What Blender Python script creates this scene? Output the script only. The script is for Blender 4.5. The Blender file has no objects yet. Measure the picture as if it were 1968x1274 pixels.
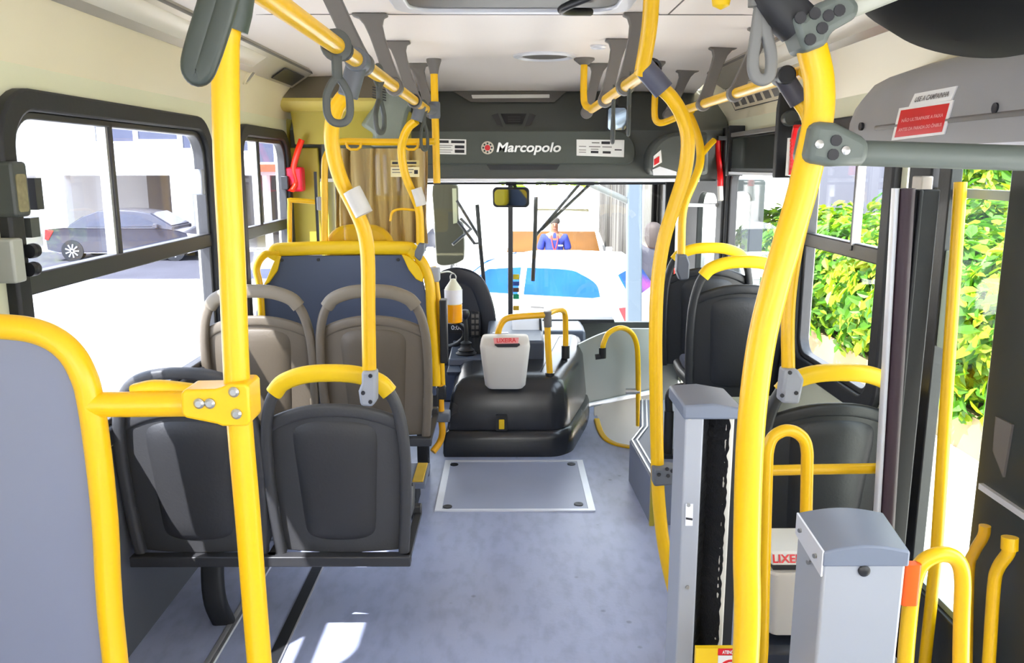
import bpy, bmesh, math, random
from mathutils import Vector, Matrix, noise
random.seed(7)
SC = bpy.context.scene
COL = SC.collection
PI = math.pi
R = math.radians

# ------------------------------------------------------------ camera model
F = 1600.0
PIT = R(11.2); YAW = R(-0.32); CZ = 1.56
cp, sp = math.cos(PIT), math.sin(PIT); cyw, syw = math.cos(YAW), math.sin(YAW)

def ray(px, py):
    a = (px - 984) / F; b = (637 - py) / F
    x = a; y = cp + sp * b; z = -sp + cp * b
    return Vector((x * cyw - y * syw, x * syw + y * cyw, z))

def P(px, py, Y):                      # point of the sight line at depth Y
    r = ray(px, py); return Vector((0, 0, CZ)) + r * (Y / r.y)

def PX(px, py, X):
    r = ray(px, py); return Vector((0, 0, CZ)) + r * (X / r.x)

def PZ(px, py, Z):
    r = ray(px, py); return Vector((0, 0, CZ)) + r * ((Z - CZ) / r.z)

cd = bpy.data.cameras.new('camera'); cam = bpy.data.objects.new('camera', cd); COL.objects.link(cam)
cd.sensor_width = 36.0; cd.lens = 36.0 * F / 1968.0
cam.location = (0, 0, CZ); cam.rotation_euler = (PI / 2 - PIT, 0, YAW); cd.clip_start = 0.02; cd.clip_end = 400
SC.camera = cam

# ------------------------------------------------------------ materials
def lin(c):
    c = c / 255.0
    return c / 12.92 if c <= 0.04045 else ((c + 0.055) / 1.055) ** 2.4

def mat(name, rgb, rough=0.5, metal=0.0, var=0.12, scale=6.0, bump=0.0, bscale=80.0, spec=0.5, rvar=0.0, coat=0.0, stretch=(1, 1, 1)):
    m = bpy.data.materials.new(name); m.use_nodes = True
    nt = m.node_tree; N = nt.nodes; L = nt.links
    b = N['Principled BSDF']
    col = (lin(rgb[0]), lin(rgb[1]), lin(rgb[2]), 1)
    b.inputs['Roughness'].default_value = rough; b.inputs['Metallic'].default_value = metal
    b.inputs['Specular IOR Level'].default_value = spec
    b.inputs['Coat Weight'].default_value = coat
    tc = N.new('ShaderNodeTexCoord'); mp = N.new('ShaderNodeMapping'); mp.inputs['Scale'].default_value = stretch
    L.new(tc.outputs['Object'], mp.inputs['Vector'])
    nz = N.new('ShaderNodeTexNoise'); nz.inputs['Scale'].default_value = scale; nz.inputs['Detail'].default_value = 4
    L.new(mp.outputs['Vector'], nz.inputs['Vector'])
    mx = N.new('ShaderNodeMix'); mx.data_type = 'RGBA'
    mx.inputs['A'].default_value = tuple(max(0, c * (1 - var)) for c in col[:3]) + (1,)
    mx.inputs['B'].default_value = tuple(min(1, c * (1 + var)) for c in col[:3]) + (1,)
    L.new(nz.outputs['Fac'], mx.inputs['Factor']); L.new(mx.outputs['Result'], b.inputs['Base Color'])
    if rvar:
        mr = N.new('ShaderNodeMapRange'); mr.inputs['To Min'].default_value = max(0.02, rough - rvar); mr.inputs['To Max'].default_value = min(1, rough + rvar)
        L.new(nz.outputs['Fac'], mr.inputs['Value']); L.new(mr.outputs['Result'], b.inputs['Roughness'])
    if bump:
        n2 = N.new('ShaderNodeTexNoise'); n2.inputs['Scale'].default_value = bscale; n2.inputs['Detail'].default_value = 3
        L.new(mp.outputs['Vector'], n2.inputs['Vector'])
        bp = N.new('ShaderNodeBump'); bp.inputs['Strength'].default_value = bump; bp.inputs['Distance'].default_value = 0.004
        L.new(n2.outputs['Fac'], bp.inputs['Height']); L.new(bp.outputs['Normal'], b.inputs['Normal'])
    return m

def glass(name, tint=(1, 1, 1), t=0.93, gl=0.06, rough=0.02):
    m = bpy.data.materials.new(name); m.use_nodes = True
    nt = m.node_tree; N = nt.nodes; L = nt.links; N.clear()
    out = N.new('ShaderNodeOutputMaterial'); tr = N.new('ShaderNodeBsdfTransparent'); gs = N.new('ShaderNodeBsdfGlossy'); mx = N.new('ShaderNodeMixShader')
    tr.inputs['Color'].default_value = (tint[0] * t, tint[1] * t, tint[2] * t, 1)
    gs.inputs['Roughness'].default_value = rough
    lw = N.new('ShaderNodeLayerWeight'); lw.inputs['Blend'].default_value = 0.5
    pw = N.new('ShaderNodeMath'); pw.operation = 'POWER'; pw.inputs[1].default_value = 4.0; L.new(lw.outputs['Facing'], pw.inputs[0])
    ml = N.new('ShaderNodeMath'); ml.operation = 'MULTIPLY_ADD'; ml.inputs[1].default_value = 0.3; ml.inputs[2].default_value = gl * 0.5
    L.new(pw.outputs[0], ml.inputs[0]); L.new(ml.outputs[0], mx.inputs['Fac'])
    L.new(tr.outputs[0], mx.inputs[1]); L.new(gs.outputs[0], mx.inputs[2]); L.new(mx.outputs[0], out.inputs['Surface'])
    return m

def speckle_floor():
    m = mat('floor_vinyl', (166, 173, 200), 0.38, 0, 0.1, 2.2, 0.12, 60, rvar=0.1)
    nt = m.node_tree; N = nt.nodes; L = nt.links; b = N['Principled BSDF']
    src = b.inputs['Base Color'].links[0].from_socket
    tc = [n for n in N if n.type == 'TEX_COORD'][0]
    n3 = N.new('ShaderNodeTexNoise'); n3.inputs['Scale'].default_value = 14; n3.inputs['Detail'].default_value = 6
    mp = N.new('ShaderNodeMapping'); mp.inputs['Scale'].default_value = (1.6, 0.7, 1); L.new(tc.outputs['Object'], mp.inputs['Vector']); L.new(mp.outputs['Vector'], n3.inputs['Vector'])
    rp = N.new('ShaderNodeValToRGB'); rp.color_ramp.elements[0].position = 0.3; rp.color_ramp.elements[0].color = (0.72, 0.72, 0.74, 1)
    rp.color_ramp.elements[1].position = 0.55; rp.color_ramp.elements[1].color = (1, 1, 1, 1)
    L.new(n3.outputs['Fac'], rp.inputs['Fac'])
    vo = N.new('ShaderNodeTexVoronoi'); vo.inputs['Scale'].default_value = 5.5; L.new(tc.outputs['Object'], vo.inputs['Vector'])
    r2 = N.new('ShaderNodeValToRGB'); r2.color_ramp.elements[0].position = 0.035; r2.color_ramp.elements[0].color = (0.35, 0.35, 0.36, 1)
    r2.color_ramp.elements[1].position = 0.07; r2.color_ramp.elements[1].color = (1, 1, 1, 1); L.new(vo.outputs['Distance'], r2.inputs['Fac'])
    a = N.new('ShaderNodeMix'); a.data_type = 'RGBA'; a.blend_type = 'MULTIPLY'; a.inputs['Factor'].default_value = 0.6
    L.new(src, a.inputs['A']); L.new(rp.outputs['Color'], a.inputs['B'])
    c = N.new('ShaderNodeMix'); c.data_type = 'RGBA'; c.blend_type = 'MULTIPLY'; c.inputs['Factor'].default_value = 0.55
    L.new(a.outputs['Result'], c.inputs['A']); L.new(r2.outputs['Color'], c.inputs['B']); L.new(c.outputs['Result'], b.inputs['Base Color'])
    return m

M = {}
M['yellow'] = mat('yellow_paint', (246, 192, 4), 0.36, 0, 0.05, 4, 0.05, 40, coat=0.1)
M['yellow_plastic'] = mat('yellow_plastic', (248, 204, 14), 0.42, 0, 0.06, 5)
M['orange_plastic'] = mat('orange_plastic', (255, 96, 10), 0.4)
M['grey_clamp'] = mat('grey_clamp', (98, 102, 110), 0.5, 0, 0.08, 8)
M['light_clamp'] = mat('light_grey_clamp', (158, 162, 170), 0.5, 0, 0.06, 8)
M['hanger'] = mat('hanger_grey', (108, 104, 100), 0.5, 0, 0.08, 8)
M['rubber'] = mat('black_rubber', (34, 35, 38), 0.55, 0, 0.15, 10, 0.1, 60)
M['black'] = mat('black_plastic', (30, 31, 34), 0.42, 0, 0.15, 10, 0.08, 90)
M['strap'] = mat('strap_grey', (74, 78, 76), 0.45, 0, 0.1, 9)
M['frame_dark'] = mat('window_frame_dark', (62, 62, 64), 0.4, 0.2, 0.1, 5)
M['bolt'] = mat('bolt_steel', (190, 190, 186), 0.3, 0.9, 0.1, 20)
M['chrome'] = mat('aluminium', (206, 206, 208), 0.32, 0.7, 0.08, 14, stretch=(1, 1, 1))
M['alu_white'] = mat('pale_aluminium', (226, 228, 234), 0.35, 0.25, 0.06, 10)
M['seat_dark'] = mat('seat_dark_grey', (66, 66, 68), 0.5, 0, 0.1, 7, 0.15, 120)
M['seat_dark_back'] = mat('seat_dark_panel', (54, 54, 56), 0.55, 0, 0.14, 5, 0.2, 100)
M['seat_taupe'] = mat('seat_taupe', (108, 98, 84), 0.5, 0, 0.08, 7, 0.15, 120)  # seat grey with warm yellow bounce light put into the colour
M['seat_taupe_back'] = mat('seat_taupe_panel', (92, 82, 68), 0.55, 0, 0.14, 5, 0.2, 100)  # same bounce light put into the back panel colour
M['seat_black'] = mat('seat_black', (32, 34, 36), 0.45, 0, 0.1, 7, 0.12, 120)
M['fabric'] = mat('seat_fabric', (60, 66, 84), 0.9, 0, 0.25, 60, 0.3, 200)
M['blue_panel'] = mat('blue_grey_panel', (76, 86, 110), 0.5, 0, 0.1, 3, 0.1, 60)
M['grey_panel'] = mat('partition_laminate', (128, 132, 152), 0.42, 0, 0.04, 2, 0.05, 40)
M['ceiling'] = mat('ceiling_laminate', (250, 242, 236), 0.45, 0, 0.02, 1.5)
M['cove'] = mat('cove_laminate', (236, 226, 194), 0.35, 0, 0.03, 1.2)
M['wall_cream'] = mat('wall_cream', (226, 226, 196), 0.45, 0, 0.03, 1.5)
M['seam'] = mat('seam_shadow_gap', (120, 116, 112), 0.7)
M['fairing'] = mat('fairing_grey', (80, 84, 80), 0.5, 0, 0.06, 3, 0.1, 120)
M['fairing_light'] = mat('fairing_pale_grey', (128, 138, 130), 0.5, 0, 0.06, 3, 0.1, 120)
M['olive'] = mat('driver_trim_grey', (178, 162, 52), 0.5, 0, 0.05, 3)  # grey trim with yellow bounce light put into its colour
M['olive_pale'] = mat('driver_trim_pale', (216, 198, 104), 0.45, 0, 0.05, 3)  # pale trim, likewise tinted with yellow bounce light
M['taupe_trim'] = mat('driver_trim_taupe', (118, 110, 92), 0.5, 0, 0.05, 3)
M['housing'] = mat('door_housing_grey', (150, 150, 150), 0.45, 0, 0.05, 3, 0.05, 60)
M['floor'] = speckle_floor()
M['plinth'] = mat('plinth_vinyl', (120, 126, 142), 0.45, 0, 0.12, 4, 0.1, 60)
M['engine'] = mat('engine_cover_black', (40, 42, 46), 0.25, 0, 0.12, 3, 0.08, 60, rvar=0.08)
M['dash'] = mat('dash_grey', (74, 82, 98), 0.4, 0, 0.1, 4, 0.05, 90)
M['dash_dark'] = mat('dash_black', (38, 42, 52), 0.35, 0, 0.2, 5, 0.1, 90)
M['stepwell'] = mat('stepwell_grey', (142, 147, 144), 0.45, 0, 0.07, 2.5, 0.05, 50)
M['bin'] = mat('bin_plastic', (214, 210, 202), 0.45, 0, 0.05, 4)
M['white_sticker'] = mat('white_sticker', (240, 240, 236), 0.4, 0, 0.02)
M['red'] = mat('red_plastic', (226, 20, 24), 0.35, 0, 0.06)
M['red_sticker'] = mat('red_sticker', (216, 14, 26), 0.4, 0, 0.05)
M['red_bright'] = mat('red_orange_plastic', (250, 50, 16), 0.35)
M['ink'] = mat('printed_ink', (40, 40, 44), 0.6)
M['pink_ink'] = mat('printed_pale_red', (250, 170, 170), 0.6)
M['curtain'] = mat('curtain_cloth', (206, 186, 140), 0.85, 0, 0.3, 7, 0.2, 200, stretch=(1, 1, 0.15))
M['cabinet'] = mat('cabinet_white_metal', (168, 172, 180), 0.38, 0.1, 0.04, 2)
M['cabinet_top'] = mat('cabinet_grey_lid', (118, 126, 142), 0.4, 0, 0.05, 3)
M['brush'] = mat('black_brush', (20, 21, 24), 0.9, 0, 0.4, 60, 0.8, 200)
M['mirror'] = mat('mirror_glass', (170, 190, 214), 0.04, 1.0, 0.02)
M['screen'] = mat('dark_screen', (24, 26, 26), 0.06, 0, 0.1, 2)
M['lamp_cover'] = mat('lamp_diffuser', (232, 226, 210), 0.35, 0, 0.03)
M['glass'] = glass('window_glass', (0.99, 1.0, 1.0), 0.96, 0.05)
M['glass_bluish'] = glass('tinted_glass', (0.90, 0.93, 1.0), 0.86, 0.06)
M['glass_screen'] = glass('driver_screen_glass', (1.0, 0.98, 0.88), 0.94, 0.06)
M['glass_green'] = glass('door_glass', (0.96, 1.0, 0.97), 0.94, 0.06)
M['paper'] = mat('white_paper', (238, 240, 248), 0.6, 0, 0.03)

# ------------------------------------------------------------ mesh builder
class MB:
    def __init__(s): s.bm = bmesh.new()
    def face(s, vs):
        try: return s.bm.faces.new(vs)
        except ValueError: return None
    def verts(s, pts): return [s.bm.verts.new(p) for p in pts]
    def box(s, a, b, mtx=None):
        x0, y0, z0 = a; x1, y1, z1 = b
        ps = [(x0, y0, z0), (x1, y0, z0), (x1, y1, z0), (x0, y1, z0), (x0, y0, z1), (x1, y0, z1), (x1, y1, z1), (x0, y1, z1)]
        if mtx: ps = [mtx @ Vector(p) for p in ps]
        v = s.verts(ps)
        for f in ((0, 3, 2, 1), (4, 5, 6, 7), (0, 1, 5, 4), (1, 2, 6, 5), (2, 3, 7, 6), (3, 0, 4, 7)): s.face([v[i] for i in f])
        return s
    def loft(s, rings, closed=True, caps=True, loop=False):
        vr = [s.verts(r) for r in rings]; n = len(rings[0])
        pairs = list(zip(vr, vr[1:])) + ([(vr[-1], vr[0])] if loop else [])
        for a, b in pairs:
            for i in range(n if closed else n - 1):
                j = (i + 1) % n; s.face((a[i], a[j], b[j], b[i]))
        if caps and closed and not loop: s.face(list(reversed(vr[0]))); s.face(vr[-1])
        return s
    def prism(s, poly, axis, a, b):            # 2D polygon pushed along an axis
        def mk(p, t):
            return {'x': (t, p[0], p[1]), 'y': (p[0], t, p[1]), 'z': (p[0], p[1], t)}[axis]
        A = s.verts([mk(p, a) for p in poly]); B = s.verts([mk(p, b) for p in poly]); n = len(poly)
        for i in range(n): s.face((A[i], A[(i + 1) % n], B[(i + 1) % n], B[i]))
        s.face(list(reversed(A))); s.face(B); return s
    def sweep(s, path, sec, up=(0, 0, 1), loop=False, caps=True, scale=None):   # 2D section along a path, x of section = side, y = 'up'
        path = [Vector(p) for p in path]; n = len(path); rings = []; up = Vector(up); prev = None
        for i, p in enumerate(path):
            if loop: t = path[(i + 1) % n] - path[i - 1]
            else: t = path[min(i + 1, n - 1)] - path[max(i - 1, 0)]
            t.normalize()
            if prev is None:
                side = t.cross(up)
                if side.length < 1e-3: side = t.cross(Vector((1, 0, 0)))
            else:
                side = prev - t * prev.dot(t)
            side.normalize(); prev = side; u = side.cross(t)
            k = scale[i] if scale else 1.0
            rings.append([p + side * (q[0] * k) + u * (q[1] * k) for q in sec])
        return s.loft(rings, True, caps, loop)
    def tube(s, path, r, seg=14, sub=6, smooth=True, loop=False, caps=True, scale=None):
        path = [Vector(p) for p in path]
        if smooth and len(path) > 2: path = spline(path, sub, loop)
        sec = [(r * math.cos(2 * PI * i / seg), r * math.sin(2 * PI * i / seg)) for i in range(seg)]
        return s.sweep(path, sec, up=(0.03, 0.9, 0.2) if abs((path[1] - path[0]).normalized().z) > 0.7 else (0, 0, 1), loop=loop, caps=caps, scale=scale)
    def cyl(s, a, b, r, r2=None, seg=20):
        a = Vector(a); b = Vector(b); r2 = r if r2 is None else r2
        t = (b - a).normalized(); u = t.orthogonal().normalized(); w = t.cross(u)
        ring = lambda c, q: [c + u * (q * math.cos(2 * PI * i / seg)) + w * (q * math.sin(2 * PI * i / seg)) for i in range(seg)]
        return s.loft([ring(a, r), ring(b, r2)])
    def lathe(s, prof, c=(0, 0, 0), seg=24, axis='z', sx=1.0, sy=1.0):
        c = Vector(c); rings = []
        for r, h in prof:
            ring = []
            for i in range(seg):
                a = 2 * PI * i / seg; p, q = max(r, 1e-4) * math.cos(a) * sx, max(r, 1e-4) * math.sin(a) * sy
                ring.append(c + Vector({'z': (p, q, h), 'y': (p, h, q), 'x': (h, p, q)}[axis]))
            rings.append(ring)
        return s.loft(rings)
    def ring2d(s, outer, inner, axis, a, b):    # a frame: outer and inner outline with the same number of points
        def mk(p, t): return {'x': (t, p[0], p[1]), 'y': (p[0], t, p[1]), 'z': (p[0], p[1], t)}[axis]
        r = [[mk(p, a) for p in outer], [mk(p, b) for p in outer], [mk(p, b) for p in inner], [mk(p, a) for p in inner]]
        return s.loft(r, True, False, loop=True)
    def grid(s, fn, nu, nv, thick=None):
        g = [[s.bm.verts.new(fn(i / nu, j / nv)) for j in range(nv + 1)] for i in range(nu + 1)]
        for i in range(nu):
            for j in range(nv): s.face((g[i][j], g[i + 1][j], g[i + 1][j + 1], g[i][j + 1]))
        if thick is not None:
            t = Vector(thick)
            h = [[s.bm.verts.new(v.co + t) for v in row] for row in g]
            for i in range(nu):
                for j in range(nv): s.face((h[i][j], h[i][j + 1], h[i + 1][j + 1], h[i + 1][j]))
            for i in range(nu):
                s.face((g[i][0], h[i][0], h[i + 1][0], g[i + 1][0])); s.face((g[i][nv], g[i + 1][nv], h[i + 1][nv], h[i][nv]))
            for j in range(nv):
                s.face((g[0][j], g[0][j + 1], h[0][j + 1], h[0][j])); s.face((g[nu][j], h[nu][j], h[nu][j + 1], g[nu][j + 1]))
        return s
    def build(s, name, m, parent=None, bevel=0.0, seg=2, sub=0, ang=38, recalc=True):
        bm = s.bm
        if recalc: bmesh.ops.recalc_face_normals(bm, faces=bm.faces)
        me = bpy.data.meshes.new(name); 
        o = bpy.data.objects.new(name, me); COL.objects.link(o)
        org = Vector((0, 0, 0))
        if parent is not None:
            q = parent
            while q is not None: org = org + Vector(q.location); q = q.parent
            o.parent = parent
        else:
            cs = [v.co for v in bm.verts]
            mn = Vector([min(c[i] for c in cs) for i in range(3)]); mxv = Vector([max(c[i] for c in cs) for i in range(3)])
            org = Vector(((mn.x + mxv.x) / 2, (mn.y + mxv.y) / 2, mn.z)); o.location = org
        for v in bm.verts: v.co -= org
        bm.to_mesh(me); bm.free()
        me.materials.append(m if not isinstance(m, str) else M[m])
        for p in me.polygons: p.use_smooth = True
        try: me.set_sharp_from_angle(angle=R(ang))
        except Exception: pass
        if bevel:
            d = o.modifiers.new('bevel', 'BEVEL'); d.width = bevel; d.segments = seg; d.limit_method = 'ANGLE'; d.angle_limit = R(40)
            d.harden_normals = False
        if sub:
            d = o.modifiers.new('sub', 'SUBSURF'); d.levels = sub; d.render_levels = sub
        return o

def pieces(m, name, mt, parent, **kw):          # every loose piece becomes an object of its own
    bm = m.bm; bm.verts.index_update(); seen = set(); out = []
    for v0 in bm.verts:
        if v0 in seen: continue
        comp = [v0]; seen.add(v0)
        for v in comp:
            for e in v.link_edges:
                w = e.other_vert(v)
                if w not in seen: seen.add(w); comp.append(w)
        n = MB(); mp = {v: n.bm.verts.new(v.co) for v in comp}
        fs = set(f for v in comp for f in v.link_faces)
        for f in fs: n.face([mp[v] for v in f.verts])
        out.append(n.build(name, mt, parent, **kw))
    bm.free(); return out

def spline(pts, sub=6, loop=False):
    pts = [Vector(p) for p in pts]; n = len(pts); out = []
    rng = range(n) if loop else range(n - 1)
    for i in rng:
        p0 = pts[(i - 1) % n] if loop or i > 0 else pts[0] * 2 - pts[1]
        p1 = pts[i]; p2 = pts[(i + 1) % n]
        p3 = pts[(i + 2) % n] if loop or i + 2 < n else pts[-1] * 2 - pts[-2]
        for k in range(sub):
            t = k / sub
            out.append(0.5 * ((2 * p1) + (p2 - p0) * t + (2 * p0 - 5 * p1 + 4 * p2 - p3) * t * t + (3 * p1 - p0 - 3 * p2 + p3) * t ** 3))
    if not loop: out.append(pts[-1].copy())
    return out

def rr(x0, x1, y0, y1, r, n=6):                # rounded rectangle outline; r one radius or four (bl, br, tr, tl)
    rs = r if isinstance(r, (tuple, list)) else (r,) * 4
    out = []
    for (cx, cy, a0, q) in ((x0, y0, PI, rs[0]), (x1, y0, 1.5 * PI, rs[1]), (x1, y1, 0, rs[2]), (x0, y1, PI / 2, rs[3])):
        sx = 1 if cx == x0 else -1; sy = 1 if cy == y0 else -1
        for k in range(n + 1):
            a = a0 + (PI / 2) * k / n
            out.append((cx + sx * q + q * math.cos(a), cy + sy * q + q * math.sin(a)))
    return out

def sect(w, h, r=None, n=3):                   # rounded section for sweeps
    return rr(-w / 2, w / 2, -h / 2, h / 2, r if r else min(w, h) * 0.4, n)

def tag(o, label=None, cat=None, group=None, kind=None):
    if label: o['label'] = label
    if cat: o['category'] = cat
    if group: o['group'] = group
    if kind: o['kind'] = kind
    return o

def thing(name, loc, label=None, cat=None, group=None, kind=None):
    o = bpy.data.objects.new(name, None); COL.objects.link(o); o.location = loc; o.empty_display_size = 0.1
    return tag(o, label, cat, group, kind)

def copy_tree(o, parent=None):
    c = o.copy(); COL.objects.link(c); c.parent = parent
    for ch in list(o.children): copy_tree(ch, c)
    return c

def text_mesh(name, s, size, m, mtx, parent, depth=0.0008, bold=False, align='CENTER', width=None, shear=0.0):
    cu = bpy.data.curves.new(name, 'FONT'); cu.body = s; cu.size = size; cu.extrude = depth; cu.align_x = align; cu.align_y = 'CENTER'
    cu.shear = shear
    if bold: cu.offset = size * 0.022
    to = bpy.data.objects.new(name, cu); COL.objects.link(to)
    bpy.context.view_layer.update()
    me = bpy.data.meshes.new_from_object(to.evaluated_get(bpy.context.evaluated_depsgraph_get()))
    bpy.data.objects.remove(to); bpy.data.curves.remove(cu)
    xs = [v.co.x for v in me.vertices]; w0 = max(xs) - min(xs)
    k = (width / w0) if width else 1.0
    org = Vector((0, 0, 0)); q = parent
    while q is not None: org = org + Vector(q.location); q = q.parent
    for v in me.vertices: v.co = (mtx @ Vector((v.co.x * k, v.co.y, v.co.z))) - org
    me.name = name; me.materials.clear(); me.materials.append(M[m])
    o = bpy.data.objects.new(name, me); COL.objects.link(o); o.parent = parent
    return o

def face_mtx(c, right, up):                     # text plane: origin, right, up (normal = right x up)
    r = Vector(right).normalized(); u = Vector(up); u = (u - r * u.dot(r)).normalized(); n = r.cross(u)
    m = Matrix((r, u, n)).transposed().to_4x4(); m.translation = Vector(c); return m
# ------------------------------------------------------------ the bus shell
XL, XR = -1.24, 1.27
YB, YF = -2.6, 6.0
def S(o): return tag(o, kind='structure')

nose = [PZ(*q, 0.0) for q in ((1150, 806), (1154, 820), (1160, 834), (1170, 845), (1186, 853), (1208, 858), (1235, 861), (1262, 862))]
fl_poly = [(XL - .04, YB), (XR + .04, YB), (XR + .04, nose[-1].y)] + [(v.x, v.y) for v in reversed(nose)] + [(nose[0].x, YF + .05), (XL - .04, YF + .05)]
S(MB().prism(fl_poly, 'z', -.3, 0).build('floor', 'floor'))
S(MB().box((nose[0].x - .05, 4.2, -.34), (XR + .04, YF + .05, -.28)).build('trim_11', 'plinth'))
S(MB().box((XL, YB, 0), (XL + .012, 4.82, .70)).build('baseboard_left', mat('side_lining_grey', (92, 94, 100), .5, 0, .08, 3)))  # dark sheet stands in for shade on the wall below the windows
# floor strips laid along the aisle
S(MB().box((-.775, YB, 0), (-.735, 4.0, .004)).build('trim_1', 'rubber'))
t2 = MB(); t2.box((-.735, YB, 0), (-.730, 4.0, .005)); S(t2.build('trim_2', 'chrome'))
t3 = MB(); t3.prism([(-.975, 0), (-.970, .004), (-.958, .004), (-.955, .002), (-.952, .004), (-.942, .004), (-.938, 0)], 'y', YB, 4.0); S(t3.build('trim_3', 'chrome'))

# ceiling: flat middle that dips at the front, coves on both sides
def ceil_z(y): return 2.07 if y < 4.5 else 2.07 - .075 * min(1, (y - 4.5) / .55)
ys = [YB + (4.0 - YB) * i / 10 for i in range(11)] + [4.25, 4.5, 4.65, 4.8, 5.05, 5.2]
m = MB(); m.loft([[Vector((x, y, ceil_z(y) + dz)) for x, dz in ((-1.07, -.012), (-.8, 0), (.8, 0), (1.10, -.012), (1.10, .03), (-1.07, .03))] for y in ys]); CEIL = S(m.build('ceiling', 'ceiling'))
q = MB(); q.box((-1.02, 2.995, 2.0675), (1.05, 3.0, 2.0715)); q.build('seam', 'seam', CEIL)
for sx in (-.57, .55):
    q = MB(); q.box((sx - .002, 0.4, 2.0675), (sx + .002, 2.995, 2.0715)); q.build('seam', 'seam', CEIL)
def cove(x0, x1, name, y1):
    pts = []
    for i in range(9):
        t = i / 8
        pts.append((x0 + (x1 - x0) * t ** .75, 2.062 + (1.815 - 2.062) * t ** 1.25))
    d = .03 if x1 > 0 else -.03
    outer = [(p[0] + d, p[1] + .02) for p in reversed(pts)]
    return S(MB().prism(pts + outer, 'y', YB, y1).build(name, 'cove'))
cove(-1.065, XL, 'trim_4', 4.95); cove(1.095, XR, 'trim_5', 5.2)

# left wall with three window openings
def wall_with_openings(name, x0, x1, ops, ztop, material, y0=YB, y1=YF):
    m = MB()
    zs0 = min(o[2] for o in ops); 
    ycur = y0
    for (a, b, z0, z1) in ops:
        m.box((x0, ycur, 0), (x1, a, ztop)); m.box((x0, a, 0), (x1, b, z0)); m.box((x0, a, z1), (x1, b, ztop)); ycur = b
    m.box((x0, ycur, 0), (x1, y1, ztop))
    return S(m.build(name, material))
WL = [(-2.45, -1.1, .72, 1.755), (-1.02, .36, .72, 1.755), (1.40, 1.96, .72, 1.755), (2.05, 3.53, .72, 1.755), (3.86, 4.78, .72, 1.755)]  # unseen solid stretch before the third opening is shaped to block sun
sh = .05
wall_with_openings('wall_left', XL - .05, XL, [(a + sh, b - sh, c + sh, d - sh) for a, b, c, d in WL], 1.84, 'wall_cream', y1=4.82)

def side_window(n, x, o, rail_z, mull, sgn, latch=None, has_rail=True, framew=.062, pane='glass_bluish', r=.15):
    a, b, c, d = o
    w = thing('window_%d' % n, (x, (a + b) / 2, c)); S(w)
    out = rr(a, b, c, d, r, 8); inn = rr(a + framew, b - framew, c + framew * .9, d - framew * .9, r * .7, 8)
    m = MB(); m.ring2d(out, inn, 'x', x - sgn * .012, x + sgn * .03); m.build('frame', 'rubber', w, bevel=.008)
    i2 = rr(a + framew + .022, b - framew - .022, c + framew * .9 + .02, d - framew * .9 - .02, r * .6, 8)
    m = MB(); m.ring2d(inn, i2, 'x', x - sgn * .03, x + sgn * .012); m.build('sash', 'frame_dark', w, bevel=.004)
    if has_rail: m = MB(); m.box((min(x - sgn * .025, x + sgn * .016), a + framew, rail_z - .028), (max(x - sgn * .025, x + sgn * .016), b - framew, rail_z + .028)); m.build('rail', 'frame_dark', w, bevel=.005)
    for my in mull:
        m = MB(); m.box((x - .02, my - .012, rail_z), (x + .012, my + .010, d - framew)); m.build('mullion', 'frame_dark', w, bevel=.003)
        m = MB(); m.box((x - .022, my - (.028 if sgn > 0 else .022), rail_z + .02), (x + .006, my - .012, d - framew)); m.build('sliding_sash_edge', 'chrome', w)
    m = MB(); m.box((x - sgn * .02, a + framew * .8, c + framew * .7), (x - sgn * .016, b - framew * .8, d - framew * .7)) if sgn > 0 else m.box((x + .016, a + framew * .8, c + framew * .7), (x + .02, b - framew * .8, d - framew * .7))
    m.build('pane', pane, w)
    if latch:
        m = MB(); m.box((x - .01, latch[0] - .016, latch[1] - .05), (x + .035, latch[0] + .016, latch[1] + .05)); m.build('latch', 'light_clamp', w, bevel=.006)
    return w
side_window(1, XL, WL[3], 1.262, [2.66], 1, latch=(3.36, 1.5))
side_window(2, XL, WL[4], 1.248, [4.22], 1)
side_window(3, XL, WL[2], 1.262, [], 1)
side_window(7, XL, WL[1], 1.262, [-.3], 1)
side_window(8, XL, WL[0], 1.262, [-1.8], 1)

# cab end of the left wall, with the driver's side window hidden behind the curtain
m = MB(); m.box((XL - .05, 4.82, 0), (XL + .004, 5.05, 1.84)); m.box((XL - .05, 5.05, 0), (XL + .004, 5.8, .75)); m.box((XL - .05, 5.05, 1.62), (XL + .004, 5.8, 1.84)); m.box((XL - .05, 5.8, 0), (XL + .004, 6.05, 1.84))
S(m.build('trim_6', 'olive'))

# right wall: long door near the camera, two windows, front door
m = MB()

m.box((XR, YB, 0), (XR + .05, 1.25, .77)); m.box((XR, YB, 1.7), (XR + .05, 1.25, 1.84))
for a_, b_ in ((YB, -2.40), (-1.15, -.95), (1.05, 1.25)): m.box((XR, a_, .77), (XR + .05, b_, 1.7))
m.box((XR, 1.25, 1.66), (XR + .05, 2.72, 1.84)); m.box((XR, 2.68, 0), (XR + .05, 2.76, 1.84))
m.box((XR, 2.76, 0), (XR + .05, 4.86, .74)); m.box((XR, 2.76, 1.70), (XR + .05, 4.86, 1.84)); m.box((XR, 3.56, .74), (XR + .05, 3.64, 1.7)); m.box((XR, 5.9, 0), (XR + .05, 6.05, 1.84)); m.box((XR, 4.86, 1.6), (XR + .05, 5.9, 1.84))
S(m.build('wall_right', 'wall_cream'))
side_window(4, XR, (2.72, 3.60, .70, 1.74), 1.26, [3.03], -1, framew=.07, pane='glass', r=.12)
side_window(9, XR, (-1.02, 1.12, .72, 1.755), 1.262, [0.1], -1, pane='glass')
side_window(10, XR, (-2.45, -1.08, .72, 1.755), 1.262, [-1.8], -1, pane='glass')
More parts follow.
